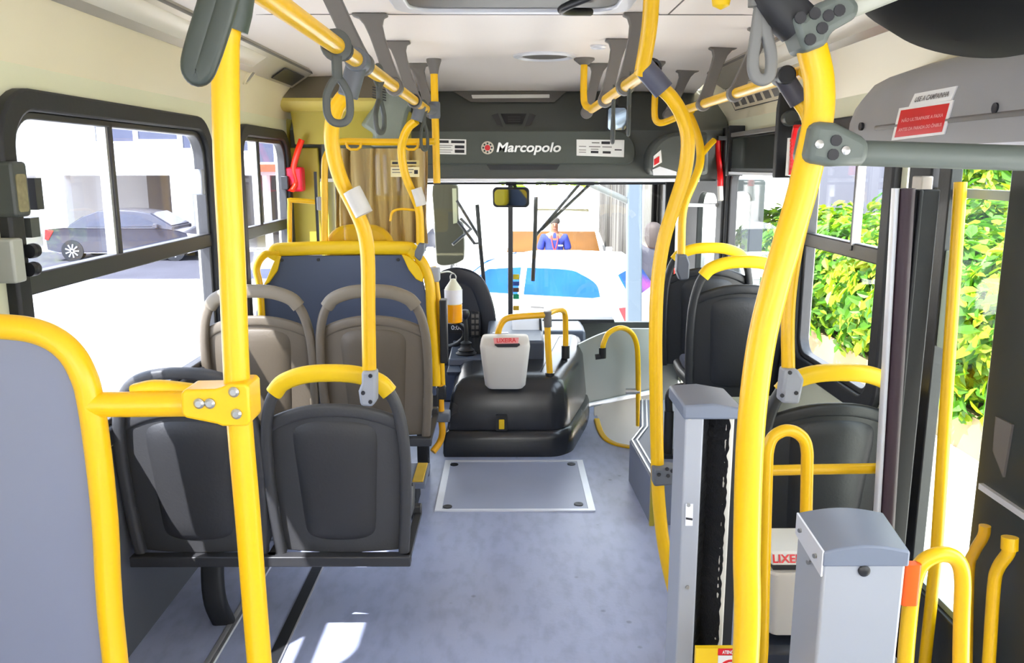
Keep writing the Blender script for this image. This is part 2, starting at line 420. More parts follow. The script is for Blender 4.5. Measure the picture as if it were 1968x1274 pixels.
side_window(5, XR, (3.60, 4.84, .70, 1.60), 1.26, [], -1, has_rail=False, framew=.07, pane='glass', r=.1)

# black posts at the door edges
S(MB().box((XR - .045, 4.80, .02), (XR + .01, 4.93, 1.78)).build('trim_7', 'rubber', bevel=.01))
m = MB(); m.box((XR - .05, 3.55, .74), (XR + .002, 3.67, 1.75)); S(m.build('trim_8', 'rubber', bevel=.015))

# back wall with its wide window, behind the viewer
m = MB(); m.box((XL - .05, YB - .05, 0), (XR + .05, YB, 1.0)); m.box((XL - .05, YB - .05, 1.75), (XR + .05, YB, 2.1)); m.box((XL - .05, YB - .05, 1.0), (-1.05, YB, 1.75)); m.box((1.05, YB - .05, 1.0), (XR + .05, YB, 1.75))
S(m.build('wall_back', 'wall_cream'))
S(MB().box((XR - .012, 4.92, 1.44), (XR + .02, 6.0, 1.80)).build('trim_12', 'rubber'))
# front wall, windscreen
m = MB()
m.box((XL, YF, -.3), (XR, YF + .05, .44)); m.box((XL, YF, 1.50), (XR, YF + .05, 2.06))
S(m.build('wall_front', 'fairing'))
ws = thing('window_6', (0, YF, .44)); S(ws)
ax0, ax1 = P(830, 500, YF).x, P(1277, 500, YF).x
m = MB(); m.prism([(1.118, .42), (1.20, .42), (1.20, 1.52), (1.118, 1.52)], 'y', YF - .05, YF + .06); m.build('pillar', 'rubber', ws, bevel=.01)
m = MB(); m.prism([(-1.21, .42), (-1.12, .42), (-1.12, 1.52), (-1.21, 1.52)], 'y', YF - .05, YF + .06); m.build('pillar', 'rubber', ws, bevel=.01)
pc = P(981, 500, YF).x
m = MB(); m.box((pc - .018, YF - .03, .43), (pc + .018, YF + .03, 1.5)); m.build('centre_bar', 'frame_dark', ws, bevel=.006)
m = MB(); m.box((-1.13, YF + .005, .42), (1.13, YF + .01, 1.52)); m.build('pane', 'glass', ws)
m = MB(); m.box((-1.13, YF - .02, 1.435), (1.13, YF + .02, 1.452)); m.build('gasket', 'rubber', ws)

# plinth for the right-hand seats
zt = .215
a = (.632, 3.45); b = (.612, 3.98); c = (.70, 4.20)
pl = [(a[0], a[1]), (XR, a[1]), (XR, 4.72), (.78, 4.72), (c[0], c[1]), (b[0], b[1])]
PLN = tag(thing('plinth', (.95, 4.0, 0), 'raised blue-grey seat plinth with aluminium edge beside the right aisle', 'step'), None)
MB().prism(pl, 'z', 0.0, zt).build('platform', 'plinth', PLN, bevel=.004)
edge = [Vector((a[0], a[1], zt)), Vector((b[0], b[1], zt)), Vector((c[0], c[1], zt)), Vector((.78, 4.72, zt))]
for dx, w in ((.012, .011), (.036, .011)):
    q = MB(); q.sweep([Vector((p.x + dx, p.y + (dx if i == 0 else 0), p.z + .003)) for i, p in enumerate(edge)], sect(w, .006)); q.build('edge_strip', 'chrome', PLN)
q = MB(); q.box((.628, 3.443, 0.0), (.648, 3.463, zt + .006)); q.build('corner_strip', mat('brass_trim', (196, 176, 60), .35, .5), PLN)
q = MB(); q.box((.648, 3.444, zt - .006), (1.2, 3.458, zt + .006)); q.build('front_strip', mat('yellow_trim', (206, 186, 80), .4, .3), PLN)

# left plinth under the front pair of seats
m = MB(); m.box((XL, 3.30, 0), (-.50, 3.95, .15)); WA = m.build('wheel_arch_plinth', 'plinth', bevel=.01); tag(WA, 'low plinth under the paired taupe seats', 'step')

# floor hatch with a bright metal rim
hx0, hx1, hy0, hy1 = -.336, .405, 3.60, 4.275
H = thing('floor_hatch', ((hx0 + hx1) / 2, (hy0 + hy1) / 2, 0), 'square floor hatch with bright metal rim in front of the black engine cover', 'hatch')
m = MB(); m.box((hx0 + .03, hy0 + .02, .0005), (hx1 - .03, hy1 - .02, .004)); m.build('lid', mat('hatch_vinyl', (160, 166, 188), .35, 0, .12, 3), H)
m = MB(); m.ring2d([(hx0, hy0), (hx1, hy0), (hx1, hy1), (hx0, hy1)], [(hx0 + .032, hy0 + .022), (hx1 - .032, hy0 + .022), (hx1 - .032, hy1 - .022), (hx0 + .032, hy1 - .022)], 'z', .0005, .007); m.build('rim', 'alu_white', H)
for px, py in ((860, 974), (1112, 969), (873, 893), (1098, 892)):
    p = PZ(px, py, .004); m = MB(); m.lathe([(.022, 0), (.022, .003), (.015, .004), (.006, .002)], p, 16); m.build('lock', 'black', H)

# cornice light strips along both sides of the ceiling
def cornice(x, sgn, y0, y1, name):
    s = lambda pts: [(x + sgn * p[0], p[1]) for p in pts]
    e = thing(name, (x, (y0 + y1) / 2, 2.03)); S(e)
    m = MB(); m.prism(s([(-.075, 2.068), (-.07, 2.05), (.05, 1.972), (.062, 1.975), (.06, 2.03), (.0, 2.068)]), 'y', y0, y1); m.build('profile', mat('strip_tan_metal', (186, 180, 166), .32, .3, .05, 8), e)
    m = MB(); m.prism(s([(-.045, 2.0335), (-.043, 2.029), (.018, 1.990), (.022, 1.990)]), 'y', y0 + .1, y1 - .8); m.build('diffuser', 'lamp_cover', e)
    m = MB(); m.prism(s([(-.072, 2.0515), (-.07, 2.047), (-.064, 2.043), (-.062, 2.046)]), 'y', y0, y1); m.build('groove', 'hanger', e)
    return e
E1 = cornice(-1.10, -1, .4, 4.62, 'trim_9')
ga, gb = PX(536, 120, -1.09).y, PX(574, 143, -1.09).y
m = MB(); m.prism([(-1.062, 2.0235), (-1.060, 2.020), (-1.128, 1.975), (-1.130, 1.979)], 'y', min(ga, gb), max(ga, gb)); m.build('dark_grille', 'black', E1)
E2 = cornice(1.13, 1, .4, 4.7, 'trim_10')
# ------------------------------------------------------------ overhead fairing above the windscreen
YH = 4.80                               # face of the hatch
zA, zB, zC, zD = P(985, 182, 5.05).z, P(985, 250, YH + .04).z, P(985, 316, YH).z, P(985, 344, YH + .05).z
FA = thing('overhead_fairing', (0, 4.9, zD), 'dark grey overhead fairing panel spanning the bus above the windscreen', 'panel')
m = MB(); prof = [(5.10, zA + .03), (5.05, zA), (YH + .08, zB + .02), (YH + .05, zB), (YH + .05, zD), (5.10, zD), (5.95, zD + .01), (5.95, zD + .04), (5.2, zD + .05), (5.2, zA + .03)]
m.prism(prof, 'x', XL + .01, XR - .01); m.build('body', 'fairing', FA)
xr = P(1222, 285, YH).x; xl = -1.05
out = rr(xl, xr, zC, zB - .002, (.03, .05, .12, .03), 8)
m = MB(); m.prism(out, 'y', YH, YH + .05); HT = m.build('hatch', mat('hatch_grey', (74, 80, 74), .5, 0, .06, 3, .1, 120), FA, bevel=.008)
gx0, gx1 = P(935, 322, YH + .04).x, P(1076, 322, YH + .04).x
m = MB(); m.prism([(gx0, zC), (gx1, zC), (gx1 - .02, zC - .03), (gx0 + .02, zC - .03)], 'y', YH + .035, YH + .055); m.build('finger_recess', 'black', FA)
m = MB(); m.box((XL + .02, YH + .03, zD - .016), (1.1, YH + .06, zD + .004)); m.build('lower_trim', 'alu_white', FA, bevel=.003)
# logo on the hatch: round badge and raised lettering
bc = P(937, 284, YH - .002)
LG = MB(); LG.lathe([(.036, 0), (.036, -.004), (.03, -.006), (0.001, -.006)], bc, 28, 'y'); LG = LG.build('badge', mat('badge_silver', (214, 206, 190), .35, .5), FA)
m = MB()
for k in range(8):
    a = 2 * PI * k / 8; c = bc + Vector((.024 * math.cos(a), -.0075, .024 * math.sin(a))); m.cyl(c + Vector((0, .003, 0)), c, .0055, seg=10)
m.build('badge_dots', 'ink', LG)
m = MB(); m.lathe([(.016, -.006), (.016, -.009), (.001, -.009)], bc, 20, 'y'); m.build('badge_centre', 'red_sticker', LG)
tc_ = P(1015, 284, YH - .004)
text_mesh('lettering', 'Marcopolo', .072, 'bolt', face_mtx(tc_, (1, 0, 0), (0, 0, 1)), FA, .003, True, width=P(1076, 284, YH).x - P(952, 284, YH).x, shear=.2)
# vent and slim lamp on the upper panel
def on_upper(px, py):
    A_ = Vector((0, 5.05, zA)); D_ = Vector((0, YH + .08, zB + .02)) - A_; n_ = Vector((0, -D_.z, D_.y)).normalized()
    if n_.y > 0: n_ = -n_
    r_ = ray(px, py); o_ = Vector((0, 0, CZ)); t = (A_ - o_).dot(n_) / r_.dot(n_); return o_ + r_ * t + n_ * .002
m = MB(); m.loft([[on_upper(962, 219), on_upper(1012, 219), on_upper(1004, 238), on_upper(972, 238)], [p + Vector((0, -.006, 0)) for p in (on_upper(962, 219), on_upper(1012, 219), on_upper(1004, 238), on_upper(972, 238))]]); VT = m.build('vent', 'black', FA)
for k in range(3):
    y = 224 + 4.5 * k; m = MB(); m.loft([[p + Vector((0, -.006 - d, 0)) for p in (on_upper(976, y), on_upper(1000, y), on_upper(1000, y + 2), on_upper(976, y + 2))] for d in (0, .003)]); m.build('vent_slat', 'frame_dark', VT)
def upq(pts, d0, d1): return [[on_upper(*p) + Vector((0, -d, 0)) for p in pts] for d in (d0, d1)]
m = MB(); m.loft(upq([(945, 222), (957, 218), (967, 244), (955, 240)], 0, .003)); m.build('moulding', 'frame_dark', FA)
m = MB(); m.loft(upq([(1030, 222), (1018, 218), (1008, 244), (1020, 240)], 0, .003)); m.build('moulding', 'frame_dark', FA)
m = MB(); m.loft(upq([(870, 176), (1090, 176), (1065, 197), (905, 197)], -.03, .008)); m.build('lamp_surround', 'hanger', FA, bevel=.004)
m = MB(); m.loft(upq([(906, 183), (1056, 182), (1056, 189), (908, 190)], .006, .016)); m.build('lamp', 'white_sticker', FA, bevel=.003)

def sticker(name, pts, lines, label, cat='sticker', base='white_sticker', group=None, thick=.0015):
    """pts: four world corners tl, tr, br, bl; lines: (u0,v0,u1,v1,material) blocks; v runs downward"""
    tl, tr, br, bl = pts; c = (tl + tr + br + bl) / 4; n = (tr - tl).cross(tl - bl).normalized()
    o = thing(name, c, label, cat, group)
    m = MB(); m.loft([[p - n * .0004 for p in (tl, tr, br, bl)], [p + n * thick for p in (tl, tr, br, bl)]]); m.build('sheet', base, o)
    def at(u, v): return (tl * (1 - u) + tr * u) * (1 - v) + (bl * (1 - u) + br * u) * v
    by = {}
    for (u0, v0, u1, v1, mt) in lines: by.setdefault(mt, []).append((u0, v0, u1, v1))
    for mt, bl_ in by.items():
        m = MB()
        for (u0, v0, u1, v1) in bl_:
            q = [at(u0, v0), at(u1, v0), at(u1, v1), at(u0, v1)]
            m.loft([[p + n * (thick - .0002) for p in q], [p + n * (thick + .0006) for p in q]])
        m.build('printed_lines', mt, o)
    return o, at, n, thick
Yh = YH - .002
sticker('notice_sticker', [P(838, 267, Yh), P(896, 268, Yh), P(896, 297, Yh), P(838, 296, Yh)],
        [(.04, .08, .42, .26, 'ink'), (.5, .08, .95, .26, 'ink'), (.62, .4, .94, .6, 'ink'), (.62, .68, .94, .9, 'ink'), (.05, .4, .55, .44, 'hanger'), (.05, .52, .5, .56, 'hanger'), (.05, .7, .55, .74, 'hanger'), (.05, .84, .5, .88, 'hanger')],
        'small white printed notice on the dark fairing, left of the raised lettering')
sticker('notice_sticker', [P(1108, 268, Yh), P(1200, 269, Yh), P(1199, 302, Yh), P(1108, 299, Yh)],
        [(.52, .1, .7, .26, 'ink'), (.32, .16, .48, .22, 'hanger'), (.05, .4, .2, .44, 'hanger'), (.26, .4, .5, .45, 'hanger'), (.54, .4, .74, .45, 'hanger'), (.3, .56, .46, .6, 'hanger'), (.3, .68, .46, .82, 'ink'), (.55, .68, .72, .82, 'ink'), (.8, .55, .95, .62, 'ink'), (.05, .62, .2, .66, 'hanger'), (.05, .76, .2, .8, 'hanger')],
        'wide white printed notice on the dark fairing, right of the raised lettering')

# curved cab console over the driver's place
CN = thing('driver_console', (-.9, 4.65, 1.69), 'pale moulded console with dark sloping top over the driver seat, below the ceiling', 'console')
xA, xB = XL + .005, P(745, 200, 4.6).x
f = lambda y, py: (y, P(620, py, y).z)
m = MB(); m.prism([(4.78, 2.09), (4.70, 2.072), (4.58, P(620, 188, 4.58).z), (4.64, P(620, 190, 4.64).z), (4.84, 2.0), (4.84, 2.05)], 'x', xA, xB); m.build('top_panel', 'taupe_trim', CN)
pf = [f(4.58, 188), f(4.575, 194), f(4.6, 203), f(4.65, 210), f(4.7, 214)]
m = MB(); m.prism(pf + [(4.84, pf[-1][1]), (4.84, pf[0][1])], 'x', xA, xB + .03); m.build('cornice', 'olive_pale', CN)
m = MB(); m.prism([f(4.7, 212), f(4.74, 240), f(4.77, 277), (4.84, P(620, 277, 4.77).z), (4.84, pf[-1][1])], 'x', xA + .05, xB + .1); m.build('lower_panel', 'olive', CN)
m = MB(); m.loft([[P(735, 172, 4.5), P(792, 186, 4.5), P(778, 215, 4.5), P(762, 281, 4.5), P(718, 282, 4.5), P(722, 258, 4.5), P(700, 240, 4.5)], [P(735, 172, 4.835), P(792, 180, 4.835), P(790, 215, 4.835), P(770, 281, 4.835), P(712, 282, 4.835), P(716, 256, 4.835), P(690, 240, 4.85)]]); EN = m.build('end_housing', 'fairing_light', CN, bevel=.012)
m = MB()
for k in range(5):
    y = 166 + k * 5; m.loft([[p + Vector((0, d, 0)) for p in (P(716, y, 4.5), P(742, y + 6, 4.5), P(742, y + 8.5, 4.5), P(716, y + 2.5, 4.5))] for d in (-.006, .0)])
m.build('grille', 'black', EN)

m = MB(); a, b = P(563, 284, 4.84), P(623, 482, 4.86); m.box((XL + .006, 4.815, b.z), (b.x, 4.84, a.z)); m.build('back_panel', 'olive', CN, bevel=.006)
# ------------------------------------------------------------ fittings on the ceiling
HC = thing('roof_hatch', (0.01, 2.5, 2.07), 'black roof hatch with pale rim in the ceiling at the top edge', 'roof hatch')
hz = 2.066
ph = lambda px, py: PZ(px, py, hz)
x0, x1 = ph(775, 5).x, ph(1195, 5).x; yb = ph(985, 15).y
m = MB(); m.ring2d(rr(x0 - .03, x1 + .03, yb - .8, yb + .02, .1, 6), rr(x0 + .02, x1 - .02, yb - .75, yb - .03, .08, 6), 'z', hz - .018, hz + .01); m.build('rim', 'alu_white', HC, bevel=.006)
m = MB(); m.prism(rr(x0, x1, yb - .78, yb - .01, .09, 6), 'z', hz - .008, hz + .004); m.build('cover', 'frame_dark', HC)
m = MB(); m.tube([Vector((x1 - .1, yb - .1, hz - .03)), Vector((x1 - .2, yb - .25, hz - .05)), Vector((x1 - .1, yb - .4, hz - .03))], .012); m.build('handle', 'black', HC)
hz2 = 2.0685
sticker('ceiling_sticker', [PZ(948, 17, 2.0685), PZ(1010, 17, 2.0685), PZ(1010, 25, 2.0685), PZ(948, 25, 2.0685)], [(.1, .3, .9, .45, 'pink_ink'), (.2, .6, .8, .75, 'pink_ink')], 'red strip sticker on the ceiling just ahead of the roof hatch', base='red_sticker')
def ceil_disc(name, px, py, rpx, label, cat, mats, prof_k=1.0):
    Z = ceil_z(4.0) if True else 0
    c = PZ(px, py, 2.069)
    if c.y > 4: 
        for _ in range(6): c = PZ(px, py, ceil_z(c.y) - .001)
    r = rpx * c.y / F
    o = thing(name, c, label, cat)
    m = MB(); m.lathe([(r, .004), (r, -.006), (r * .86, -.012), (r * .8, -.004)], c, 36); m.build('rim', mats[0], o)
    m = MB(); m.lathe([(r * .82, -.003), (r * .5, -.006), (.001, -.007)], c, 36); m.build('grille', mats[1], o)
    return o
ceil_disc('ceiling_speaker', 1047, 107, 58, 'large round ceiling speaker with dark grille ahead of the roof hatch', 'speaker', ('alu_white', 'hanger'))
ceil_disc('ceiling_vent', 1150, 88, 15, 'small flat round cap on the ceiling beside the large speaker', 'ceiling disc', ('alu_white', 'alu_white'))  # plain closed cap set in the ceiling
ceil_disc('ceiling_lamp', 870, 158, 19, 'small dark round fitting on the ceiling by the front left handrail', 'lamp', ('hanger', 'black'))
ceil_disc('ceiling_vent', 917, 152, 9, 'tiny grey plug in the ceiling just above the dark fairing', 'ceiling disc', ('hanger', 'alu_white'))  # closed ceiling plug
# lozenge speakers set in the left cove
def cove_hit(px, py):
    x = -1.15
    for _ in range(20):
        q = PX(px, py, x); t = max(0.0, min(1.0, (2.062 - q.z) / .247)) ** (1 / 1.25); x = .5 * x + .5 * (-1.065 + (XL + 1.065) * t ** .75)
    return PX(px, py, x)
c = cove_hit(480, 141); up_ = (cove_hit(492, 127) - cove_hit(468, 158)).normalized(); ay = Vector((0, 1, 0)); nn_ = up_.cross(ay).normalized()
if nn_.x < 0: nn_ = -nn_
ay = nn_.cross(up_)
SPK = thing('cove_speaker', c, 'slim oval grey speaker set in the left cove beside the lamp strip', 'speaker')
hl_ = (cove_hit(494, 124) - cove_hit(464, 160)).length / 2
def ovl(k, d): return [c + up_ * (hl_ * k * math.cos(a)) + ay * (hl_ * .42 * k * math.sin(a)) + nn_ * d for a in [2 * PI * i / 32 for i in range(32)]]
m = MB(); m.loft([ovl(1.0, -.01), ovl(1.0, .010), ovl(.88, .014), ovl(.82, .008)]); m.build('rim', 'cove', SPK)
m = MB(); m.loft([ovl(.84, .006), ovl(.7, .012), ovl(.05, .013)]); m.build('grille', mat('speaker_grille', (150, 146, 132), .6), SPK)

# ------------------------------------------------------------ driver partition
YP = 4.02
p = lambda px, py, dy=0: P(px, py, YP + dy)
DP = thing('driver_partition', (p(660, 600).x, YP, 0), 'blue-grey driver partition with thick yellow padded top rail and yellow tube posts', 'partition')
xz = lambda pts: [(p(*q).x, p(*q).z) for q in pts]
m = MB(); m.prism(xz([(535, 492), (775, 490), (790, 512), (812, 538), (826, 600), (836, 700), (838, 760), (488, 770), (492, 600), (506, 548), (520, 520)]), 'y', YP, YP + .02); PAN = m.build('panel', 'blue_panel', DP, bevel=.003)
m = MB()
for a, b in ((542, 500), (612, 499), (700, 498), (765, 499)):
    c = p(a, b); m.cyl(c + Vector((0, .001, 0)), c + Vector((0, -.005, 0)), .008, seg=12)
pieces(m, 'bolt', 'ink', PAN)
m = MB(); m.sweep(spline([p(522, 496, .01), p(531, 482, .01), p(548, 479, .01), p(660, 476, .01), p(775, 477, .01), p(792, 482, .01), p(802, 494, .01)], 5), sect(.05, .066, .022), up=(0, 0, 1)); m.build('top_rail', 'yellow_plastic', DP)
m = MB(); m.tube([p(538, 485), p(508, 490), p(493, 515), p(499, 550), p(503, 610), p(506, 690)], .018); m.build('side_loop', 'yellow', DP)
m = MB(); m.prism(xz([(533, 489), (541, 492), (534, 520), (518, 543), (508, 549), (519, 522)]), 'y', YP - .012, YP + .012); m.build('corner_pad', 'yellow_plastic', DP, bevel=.005)
m = MB(); m.prism(xz([(772, 488), (788, 492), (806, 510), (815, 530), (812, 542), (800, 536), (786, 518), (778, 500)]), 'y', YP - .016, YP + .012); m.build('corner_pad', 'yellow_plastic', DP, bevel=.005)
m = MB(); m.tube([p(800, 488), p(816, 512), p(826, 545), p(829, 600), p(834, 660), p(838, 740)], .0245); m.build('post', 'yellow', DP)
m = MB(); m.tube([p(832, 512, .1), p(838, 545, .1), p(845, 620, .1), p(850, 740, .1)], .016); m.build('post', 'yellow', DP)
c = p(837, 527, .03); m = MB(); m.box((c.x - .03, YP, c.z - .035), (c.x + .02, YP + .08, c.z + .03)); m.build('hinge', 'light_clamp', DP, bevel=.006)
q0, q1 = p(845, 575, .02), p(861, 695, .02); m = MB(); m.box((q0.x, YP - .02, q1.z), (q1.x, YP + .06, q0.z)); m.build('edge_pad', 'black', DP, bevel=.006)
# lower end of the aisle post
m = MB(); m.tube([p(846, 740, .05), p(848, 800, .05), p(850, 830, .05), p(845, 850, .05), p(832, 868, .02)], .017); m.build('lower_post', mat('amber_paint', (244, 172, 16), .35), DP)
m = MB(); m.box((p(835, 797).x, YP + .0, p(835, 812).z), (p(864, 797).x, YP + .08, p(835, 795).z)); m.build('clamp', 'grey_clamp', DP, bevel=.006)
m = MB(); m.box((p(818, 745).x, YP + .02, p(818, 790).z), (p(842, 745).x, YP + .07, p(818, 748).z)); m.build('hinge', 'black', DP, bevel=.008)
m = MB(); m.box((p(838, 748).x, YP + .03, p(838, 772).z), (p(856, 745).x, YP + .07, p(838, 746).z)); m.build('hinge', 'black', DP, bevel=.008)
m = MB(); m.box((p(800, 840).x, YP + .02, .0), (p(822, 840).x, YP + .09, p(818, 760).z)); m.build('foot', 'black', DP, bevel=.006)
# upper frame
m = MB(); m.tube([p(624, 470, .03), p(624, 400, .03), p(624, 320, .03), p(628, 298, .03), p(640, 280, .03), p(660, 272, .03), p(740, 273, .03), p(836, 272, .03)], .0165, sub=5); m.build('upper_frame', 'yellow', DP)
for a in (680, 790):
    c = p(a, 279, .02); m = MB(); m.sweep([c + Vector((-.035, 0, .012)), c + Vector((-.03, 0, -.01)), c + Vector((-.015, 0, -.02)), c + Vector((.015, 0, -.02)), c + Vector((.03, 0, -.01)), c + Vector((.035, 0, .012))], sect(.02, .012)); m.build('rail_clip', 'yellow', DP)
m = MB(); m.tube([p(557, 470, .1), p(557, 392, .1), p(562, 385, .1), p(618, 389, .1)], .012, sub=4); m.build('side_rail', 'yellow', DP)
c = p(618, 390, .05); m = MB(); m.box((c.x - .02, c.y - .02, c.z - .035), (c.x + .03, c.y + .02, c.z + .03)); m.build('clamp', 'light_clamp', DP, bevel=.005)
m = MB(); m.box((p(609, 470, .05).x, YP + .05, p(609, 470).z), (p(614, 470, .05).x, YP + .06, p(609, 330).z)); m.build('seal', 'black', DP)
m = MB(); m.box((p(635, 470, .05).x, YP + .03, p(635, 480).z), (p(820, 470, .05).x, YP + .035, p(635, 282).z)); m.build('screen', 'glass_screen', DP)
m = MB(); m.tube([p(750, 425, -.01), p(754, 408, -.01), p(770, 402, -.01), p(800, 404, -.01)], .006); m.build('screen_clip', 'yellow', DP)
# rounded headrest top of the driver seat seen through the screen
DS = thing('cab_seat', (p(690, 470, .08).x, 4.3, 0), 'seat of the driver behind the partition, its rounded pale yellow headrest showing through the screen', 'seat')
cx = p(690, 450, .08).x
m = MB(); m.prism(rr(cx - .17, cx + .17, .95, p(690, 432, .08).z, (.05, .05, .12, .12)), 'y', 4.08, 4.16); m.build('headrest', 'yellow_plastic', DS, bevel=.02)
m = MB(); m.prism(rr(cx - .22, cx + .22, .45, .96, .06), 'y', 4.06, 4.17); m.build('backrest', 'fabric', DS, bevel=.02)
m = MB(); m.box((cx - .22, 4.17, .36), (cx + .22, 4.6, .48)); m.build('cushion', 'fabric', DS, bevel=.03)
m = MB(); m.cyl((cx, 4.38, 0), (cx, 4.38, .37), .08); m.build('pedestal', 'black', DS)
# curtain
CU = MB()
def cf(u, v):
    a = p(638, 285, .16); b = p(822, 470, .16)
    x = a.x + (b.x - a.x) * u; z = a.z + (b.z - a.z) * v
    k = .022 + .012 * math.sin(u * 9)
    return Vector((x + .006 * math.sin(v * 5 + u * 20), YP + .2 + k * math.sin(u * 47 + .8 * math.sin(u * 13) + .3 * v) + .008 * math.sin(u * 91), z))
CU.grid(cf, 110, 10, (0, .004, 0)); CU = tag(CU.build('curtain', 'curtain', ang=80), 'pleated olive brown curtain hanging behind the driver screen', 'curtain')
sticker('screen_sticker', [p(751, 308, .024), p(806, 308, .024), p(806, 318, .024), p(751, 318, .024)], [(.05, .3, .25, .75, 'ink'), (.3, .3, .9, .7, 'ink')], 'upper thin pale sticker on the driver screen', base=mat('cream_sticker', (206, 190, 120), .5))
sticker('screen_sticker', [p(751, 321, .024), p(806, 321, .024), p(806, 340, .024), p(751, 340, .024)], [(.05, .2, .8, .3, 'hanger'), (.05, .5, .75, .58, 'hanger'), (.82, .3, .95, .7, 'ink')], 'taller pale sticker on the driver screen, below the thin one', base=mat('pale_sticker', (236, 226, 178), .5))

# red emergency window lever between window 2 and the cab
def lever(name, px, py, Y, label, flip=1):
    c = P(px, py, Y); o = thing(name, c, label, 'emergency lever')
    return o, c
o, c = lever('emergency_lever', 552, 346, 4.74, 'red emergency window lever with pink housing at the front end of the left windows')
m = MB(); m.box((XL + .0, c.y - .03, P(552, 368, 4.74).z), (XL + .10, c.y + .05, P(552, 321, 4.74).z)); m.build('housing', mat('red_pink_plastic', (238, 24, 60), .4), o, bevel=.012)
m = MB(); m.sweep(spline([P(556, 366, 4.72) + Vector((.02, -.03, 0)), P(560, 350, 4.72) + Vector((.025, 0, 0)), P(557, 325, 4.72) + Vector((.02, 0, 0)), P(564, 295, 4.72) + Vector((.02, 0, 0)), P(573, 268, 4.72) + Vector((.02, 0, 0))], 5), sect(.035, .025)); m.build('handle', 'red_bright', o)
m = MB(); m.box((XL - .01, c.y - .07, P(552, 364, 4.74).z), (XL + .03, c.y - .03, P(552, 338, 4.74).z)); m.build('bracket', 'black', o, bevel=.004)
# ------------------------------------------------------------ engine cover and dashboard
EC = thing('engine_cover', (.05, 4.9, 0), 'black moulded engine cover beside the driver, in front of the floor hatch', 'engine cover')
def plan(inset, zf, n=5):
    base = [(-.350, 4.34), (.27, 4.34), (.36, 4.42), (.50, 4.95), (.53, 5.2), (.53, 5.37), (-.350, 5.37)]
    c = Vector((.08, 5.1)); pts = []
    # inset towards the inside, then round the corners
    P2 = [Vector(b) for b in base]; k = len(P2); off = []
    for i in range(k):
        a = (P2[i] - P2[i - 1]).normalized(); b = (P2[(i + 1) % k] - P2[i]).normalized()
        na = Vector((-a.y, a.x)); nb = Vector((-b.y, b.x)); nn = (na + nb); nn = nn / max(.3, nn.length_squared) * 2
        off.append(P2[i] + nn * inset)
    rads = (.02, .05, .16, .3, .1, .02, .02)
    for i in range(k):
        p0, p1, p2 = off[i - 1], off[i], off[(i + 1) % k]; r = min(rads[i], (p1 - p0).length * .45, (p2 - p1).length * .45)
        a = p1 + (p0 - p1).normalized() * r; b = p1 + (p2 - p1).normalized() * r
        for t in range(n + 1):
            u = t / n; q = (a * (1 - u) + p1 * u) * (1 - u) + (p1 * (1 - u) + b * u) * u
            pts.append(Vector((q.x, q.y, zf(q))))
    return pts
H0 = lambda z: (lambda q: z)
HT_ = lambda z: (lambda q: z + .10 * max(0, q.y - 4.4))
m = MB(); m.loft([plan(0, H0(0)), plan(-.004, H0(.02)), plan(.0, H0(.10)), plan(.012, H0(.135)), plan(.028, H0(.145))]); m.build('lower_skirt', 'engine', EC, ang=50)
m = MB(); m.loft([plan(.024, H0(.146)), plan(.02, H0(.16)), plan(.03, H0(.26)), plan(.045, HT_(.34)), plan(.065, HT_(.385)), plan(.10, HT_(.41)), plan(.15, HT_(.418)), plan(.2, HT_(.418))]); m.build('body', 'engine', EC, ang=50)
# latch
q = P(964, 812, 4.36); m = MB(); m.prism(rr(q.x - .032, q.x + .032, q.z - .045, q.z + .045, .008), 'y', 4.352, 4.40); LT = m.build('latch_recess', 'rubber', EC)
m = MB(); m.box((q.x - .015, 4.346, q.z - .035), (q.x + .015, 4.356, q.z + .02)); m.build('latch', 'yellow_plastic', LT, bevel=.004)
# raised ledges on the driver's side
def led(y0, y1, z0, z1, x0, x1, name, mt):
    q = MB(); q.prism([(y0, z0), (y0 + .02, z1), (y1, z1 + .02), (y1, z0)], 'x', x0, x1); q.build(name, mt, EC, bevel=.008)
led(4.58, 4.95, .42, P(880, 722, 4.6).z, -.345, -.12, 'ledge', 'dash'); led(4.72, 5.18, .42, P(880, 690, 4.74).z, -.345, -.12, 'upper_ledge', 'dash')
# ticket console on top
x0, x1 = P(935, 660, 4.75).x, P(1046, 660, 4.75).x
m = MB(); z0, z1 = .42, P(990, 655, 4.75).z
m.loft([[Vector((x0 + .02, 4.76, z0)), Vector((x1, 4.76, z0)), Vector((x1, 5.2, z0)), Vector((x0 + .02, 5.2, z0))], [Vector((x0, 4.74, z1)), Vector((x1, 4.74, z1)), Vector((x1, 5.2, z1 + .04)), Vector((x0, 5.2, z1 + .04))]])
m.build('console_box', 'dash', EC, bevel=.015)
GL = thing('gear_lever', P(896, 690, 4.86), 'black gear lever with pleated rubber boot rising beside the driver', 'gear lever')
g = P(896, 690, 4.86)
m = MB(); m.lathe([(.085, -.01), (.088, .0), (.07, .012), (.078, .02), (.058, .03), (.064, .038), (.045, .05), (.05, .058), (.034, .07), (.03, .09), (.034, .1), (.02, .11)], g, 24); m.build('boot', 'rubber', GL, ang=60)
top = P(893, 604, 4.86); m = MB(); m.tube([g + Vector((0, 0, .09)), (g + top) / 2 + Vector((.006, 0, .03)), top], .012, smooth=True); m.build('stick', 'black', GL)
m = MB(); m.lathe([(.012, -.03), (.026, -.015), (.03, .005), (.024, .026), (.001, .032)], top, 18); m.build('knob', 'dash_dark', GL)
